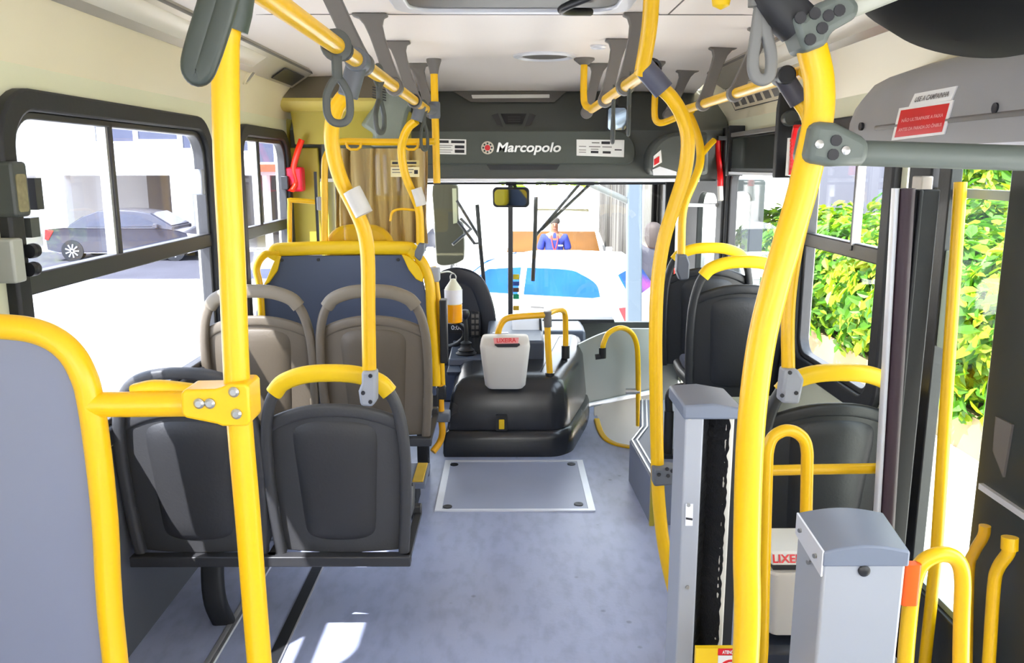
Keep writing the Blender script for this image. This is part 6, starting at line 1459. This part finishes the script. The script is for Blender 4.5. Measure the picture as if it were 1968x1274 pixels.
# pale steel post and slatted shed on the right of the street
PO = thing('steel_post', (P(1222, 600, 9.5).x, 9.5, GZ), 'pale blue-grey steel post with slanting beam beside the white hatchback', 'post')
a, b = P(1202, 500, 9.5).x, P(1228, 500, 9.5).x
m = MB(); m.loft([[Vector((q_[0], q_[1], GZ)) for q_ in rr(a + .06, b + .08, 9.5, 9.66, .02)], [Vector((q_[0], q_[1], 3)) for q_ in rr(a - .03, b - .03, 9.5, 9.66, .02)]]); m.build('column', mat('post_pale_blue', (64, 76, 90), .5, 0, .05, 3), PO)
m = MB(); m.sweep([P(1130, 352, 9.58), P(1206, 386, 9.58)], sect(.09, .07)); m.build('beam', mat('beam_pale', (76, 80, 80), .5), PO)
SH = thing('slatted_shed', (4.0, 20, GZ), 'long shed of brownish grey upright slats receding along the right of the street', 'shed')
sl = mat('slat_grey', (42, 37, 33), .8, 0, .15, 2); sl2 = mat('slat_pale', (84, 82, 78), .8, 0, .1, 2)
def shx(y): return P(1262, 420, 9.0).x + .2 + (y - 9.0) * .077
i = 0
rnd = random.Random(11)
yy = 13.0
m1 = MB(); m2 = MB()
while yy < 34:
    w_ = rnd.uniform(.25, .5); t_ = rnd.choice((m1, m1, m2)); x = shx(yy); dz = rnd.uniform(0, .15)
    t_.prism([(shx(yy), yy), (shx(yy + w_), yy + w_), (shx(yy + w_) + .12, yy + w_), (shx(yy) + .12, yy)], 'z', GZ, 1.62 + dz); yy += w_ + rnd.uniform(.02, .12)
m1.build('dark_slats', sl, SH); m2.build('pale_slats', sl2, SH)
m = MB(); m.prism([(shx(13) - .5, 13), (shx(34) - .5, 34), (shx(34) + 3, 34), (shx(13) + 3, 13)], 'z', 1.95, 2.05); m.build('roof', mat('shed_roof', (100, 56, 26), .7, 0, .15, 3), SH)
m = MB(); m.prism([(shx(13) + .3, 13), (shx(34) + .3, 34), (shx(34) + .5, 34), (shx(13) + .5, 13)], 'z', GZ, 1.95); m.build('back_wall', mat('shed_wall', (54, 50, 46), .8, 0, .1, 2), SH)
# someone in dark clothes half hidden behind the yellow pole
PB = thing('person', (P(1252, 520, 12.2).x, 12.2, GZ), 'person with long dark hair and dark jacket, half hidden behind the long right pole', 'person')
h2 = P(1246, 432, 12.2).z - GZ; k2 = h2 / 1.72
V2 = [(x / k * k2, y / k * k2, z / k * k2) for x, y, z in V]; R2_ = [tuple(a / k * k2 for a in r_) for r_ in [t if isinstance(t, tuple) else (t, t) for t in Rr]]
skin_body('body', V2, E_, R2_, skin, PB)
g = lambda pts: [(x * k2, y * k2, z * k2) for x, y, z in pts]
skin_body('jacket', g([(0, 0, .84), (0, 0, 1.12), (0, .01, 1.30), (0, .0, 1.42), (-.17, .0, 1.405), (-.225, .02, 1.24), (-.25, .0, 1.0), (.17, .0, 1.405), (.225, .02, 1.24), (.25, .0, 1.0)]), [(0, 1), (1, 2), (2, 3), (3, 4), (4, 5), (5, 6), (3, 7), (7, 8), (8, 9)], [(.18 * k2, .13 * k2), (.17 * k2, .12 * k2), (.185 * k2, .135 * k2), (.12 * k2, .095 * k2), .082 * k2, .066 * k2, .06 * k2, .082 * k2, .066 * k2, .06 * k2], mat('jacket_dark', (44, 44, 56), .8, 0, .2, 12), PB)
skin_body('trousers', g(cl), [(0, 1), (1, 2), (2, 3), (0, 4), (4, 5), (5, 6)], [(.165 * k2, .12 * k2), .115 * k2, .082 * k2, .07 * k2, .115 * k2, .082 * k2, .07 * k2], trous, PB)
hd = Vector(PB.location) + Vector((0, -.02 * k2, 1.645 * k2))
m = MB(); m.lathe([(.001, -.26), (.09, -.24), (.125, -.12), (.125, .03), (.10, .085), (.055, .115), (.001, .122)], hd + Vector((0, -.02, .0)), 18); m.build('hair', mat('hair_brown', (44, 34, 32), .7, 0, .2, 30), PB)
m = MB(); c = Vector(PB.location) + Vector((.2, -.1, 1.05 * k2)); m.prism(rr(c.x - .06, c.x + .12, c.z - .2, c.z + .22, .05), 'y', c.y - .06, c.y + .06); m.build('bag', 'red', PB, bevel=.02)

# planting bed with leafy shrubs along the right side
rn = random.Random(5)
def leaf_mat(name, a):
    m = mat(name, a, .5, 0, .45, 9)
    b = m.node_tree.nodes['Principled BSDF']; b.inputs['Subsurface Weight'].default_value = 0.0
    nt = m.node_tree; N = nt.nodes; L = nt.links; out = N['Material Output']
    tl = N.new('ShaderNodeBsdfTranslucent'); tl.inputs['Color'].default_value = (lin(a[0]) * 1.1, min(1, lin(a[1]) * 1.25), lin(a[2]) * .6, 1)
    mx = N.new('ShaderNodeMixShader'); mx.inputs['Fac'].default_value = .35
    L.new(b.outputs[0], mx.inputs[1]); L.new(tl.outputs[0], mx.inputs[2]); L.new(mx.outputs[0], out.inputs['Surface']); return m
LMs = [leaf_mat('leaf_lime', (118, 156, 16)), leaf_mat('leaf_green', (70, 120, 24)), leaf_mat('leaf_yellow_green', (150, 172, 34)), leaf_mat('leaf_dark', (36, 78, 26))]
def shrub(c, rx, ry, h, n, size, label, mi, group=None, name='leafy_shrub'):
    o = thing(name, c, label, 'shrub' if 'shrub' in name else 'tree', group)
    for part in range(2):
        m = MB()
        for i in range(n // 2):
            # shells of leaves, thicker outside
            th = rn.uniform(0, 2 * PI); ph_ = math.acos(rn.uniform(-.75, 1)); q_ = rn.uniform(.62, 1.04)
            d = Vector((math.sin(ph_) * math.cos(th), math.sin(ph_) * math.sin(th), math.cos(ph_)))
            lump = 1 + .22 * noise.noise(Vector((d.x * 2.3 + c[0], d.y * 2.3 + c[1], d.z * 2.3)))
            p_ = Vector((c[0] + d.x * rx * q_ * lump, c[1] + d.y * ry * q_ * lump, c[2] + h * .5 + d.z * h * .5 * q_ * lump))
            if p_.z < c[2]: p_.z = c[2] + rn.uniform(0, .1)
            s_ = size * rn.uniform(.6, 1.35)
            nrm = (d + Vector((rn.uniform(-.7, .7), rn.uniform(-.7, .7), rn.uniform(-.2, .9)))).normalized(); t_ = nrm.orthogonal().normalized(); t_ = Matrix.Rotation(rn.uniform(0, 2 * PI), 3, nrm) @ t_; b_ = nrm.cross(t_)
            v = m.verts([p_ - t_ * s_, p_ - t_ * s_ * .25 + b_ * s_ * .46 + nrm * s_ * .16, p_ + t_ * s_ * .45 + b_ * s_ * .34 + nrm * s_ * .1, p_ + t_ * s_ * 1.05 - nrm * s_ * .22, p_ + t_ * s_ * .45 - b_ * s_ * .34 + nrm * s_ * .1, p_ - t_ * s_ * .25 - b_ * s_ * .46 + nrm * s_ * .16])
            m.face([v[0], v[1], v[2], v[3]]); m.face([v[0], v[3], v[4], v[5]])
        m.build('foliage', LMs[mi[part]], o, recalc=False)
    m = MB()
    for k_ in range(4):
        a = rn.uniform(0, 2 * PI); m.tube([Vector((c[0], c[1], c[2])), Vector((c[0] + .15 * rx * math.cos(a), c[1] + .15 * ry * math.sin(a), c[2] + h * .3)), Vector((c[0] + .5 * rx * math.cos(a), c[1] + .5 * ry * math.sin(a), c[2] + h * .7))], .012 * h, seg=6, sub=3)
    m.build('stems', mat('stem_brown', (88, 72, 50), .8) if 'stem' not in M else M['stem'], o)
    return o
M['stem'] = mat('stem_brown', (88, 72, 50), .8)
bX = 4.35                            # near edge of the bed
m = MB(); m.box((bX, 3.5, GZ), (bX + 3.2, 17, GZ + .33)); q = m.build('planter_soil', mat('soil', (96, 78, 56), .95, 0, .3, 5)); S(q)
m = MB(); m.box((bX - .1, 3.5, GZ), (bX, 17, GZ + .37)); q = m.build('planter_kerb', mat('kerb_beige', (150, 128, 98), .8, 0, .15, 4)); S(q)
lbls = ['first', 'second', 'third', 'fourth', 'fifth', 'sixth', 'seventh', 'eighth', 'ninth', 'tenth', 'eleventh', 'twelfth']
i = 0
for y in (5.0, 6.2, 7.4, 8.6, 9.9, 11.3, 12.8, 14.4):
    shrub((bX + .50, y, GZ + .12), .92, .82, rn.uniform(1.75, 1.95), 3400, .088, '%s leafy lime green shrub from the camera end of the front row of the planter' % lbls[i], (0, 1) if i % 2 else (2, 1)); i += 1
i = 0
for y in (5.6, 7.2, 9.0, 11.0, 13.2):
    shrub((bX + 2.1, y, GZ + .28), .8, .85, rn.uniform(1.9, 2.1), 2000, .10, '%s taller green shrub from the camera end of the back row of the planter' % lbls[i], (1, 2)); i += 1
# hanging yellowish tree crown seen through the door, tree beyond the windscreen
shrub((9.0, 14.2, .2), 1.5, 1.5, 3.8, 2600, .13, 'yellow-green tree beyond the side door, above the planter', (2, 1), name='garden_tree')
shrub((P(1062, 350, 44).x, 44, .2), 3.2, 2.0, 3.6, 1600, .32, 'bright green tree far ahead, above the line of parked cars', (0, 2), name='street_tree')
# pale building beyond the planter
m = MB(); BW = thing('building', (10.5, 18, GZ), 'pale grey-white building behind the shrubs on the right', 'building')
m.prism([(8.4, 17.5), (14.5, 16.0), (16, 24), (9.2, 26)], 'z', GZ, 5.0); m.build('wall', mat('pale_wall', (86, 88, 102), .8, 0, .06, .5), BW)
m = MB(); m.prism([(8.35, 17.4), (14.5, 15.9), (14.5, 16.0), (8.35, 17.52)], 'z', 2.0, 2.2); m.build('ledge', 'white_sticker', BW)
# ------------------------------------------------------------ light
W = bpy.data.worlds.new('sky'); SC.world = W; W.use_nodes = True
nt = W.node_tree; N = nt.nodes; L = nt.links; bg = N['Background']
tc = N.new('ShaderNodeTexCoord'); sx = N.new('ShaderNodeSeparateXYZ'); L.new(tc.outputs['Generated'], sx.inputs[0])
rp = N.new('ShaderNodeValToRGB'); e = rp.color_ramp.elements
e[0].position = 0.0; e[0].color = (.82, .84, .88, 1); e[1].position = .6; e[1].color = (.72, .84, 1.0, 1)
n_ = rp.color_ramp.elements.new(.12); n_.color = (1.0, 1.0, 1.0, 1)
L.new(sx.outputs['Z'], rp.inputs['Fac']); L.new(rp.outputs['Color'], bg.inputs['Color']); bg.inputs['Strength'].default_value = 2.2
sd = bpy.data.lights.new('sun', 'SUN'); so = bpy.data.objects.new('sun', sd); COL.objects.link(so)
sd.energy = 6.5; sd.angle = R(.6); sd.color = (1.0, .95, .86)
so.rotation_euler = Vector((math.cos(R(53)) * math.cos(R(52)), math.cos(R(53)) * math.sin(R(52)), -math.sin(R(53)))).to_track_quat('-Z', 'Y').to_euler()
vs = SC.view_settings; SC.display_settings.display_device = 'sRGB'
vs.view_transform = 'Standard'; vs.look = 'None'; vs.gamma = 1.0; vs.use_curve_mapping = False; vs.exposure = 1.92
SC.cycles.max_bounces = 10; SC.cycles.diffuse_bounces = 5; SC.cycles.transparent_max_bounces = 16; SC.cycles.use_denoising = True
SC.cycles.sample_clamp_indirect = 6.0; SC.cycles.caustics_reflective = False; SC.cycles.caustics_refractive = False
# ------------------------------------------------------------ groups of like things
G = {'bus_seat': 'passenger seats', 'grab_pole': 'yellow grab poles', 'hand_strap': 'hanging hand straps', 'leafy_shrub': 'shrubs in the planter', 'car': 'cars outside', 'ceiling_handrail': 'ceiling handrails',
     'windscreen_wiper': 'windscreen wipers', 'windscreen_sticker': 'stickers on the windscreen bar', 'notice_sticker': 'notices on the fairing', 'screen_sticker': 'stickers on the driver screen', 'emergency_lever': 'emergency levers',
     'barrier_rail': 'turnstile barrier rails', 'litter_bin': 'litter bins', 'seat_stand': 'stands of paired seats', 'person': 'people outside', 'grab_loop': 'small grab loops', 'building': 'buildings outside', 'ceiling_vent': 'small ceiling discs'}
for o in list(SC.objects):
    k = o.name.split('.')[0]
    if o.parent is None and k in G and 'label' in o.keys(): o['group'] = G[k]
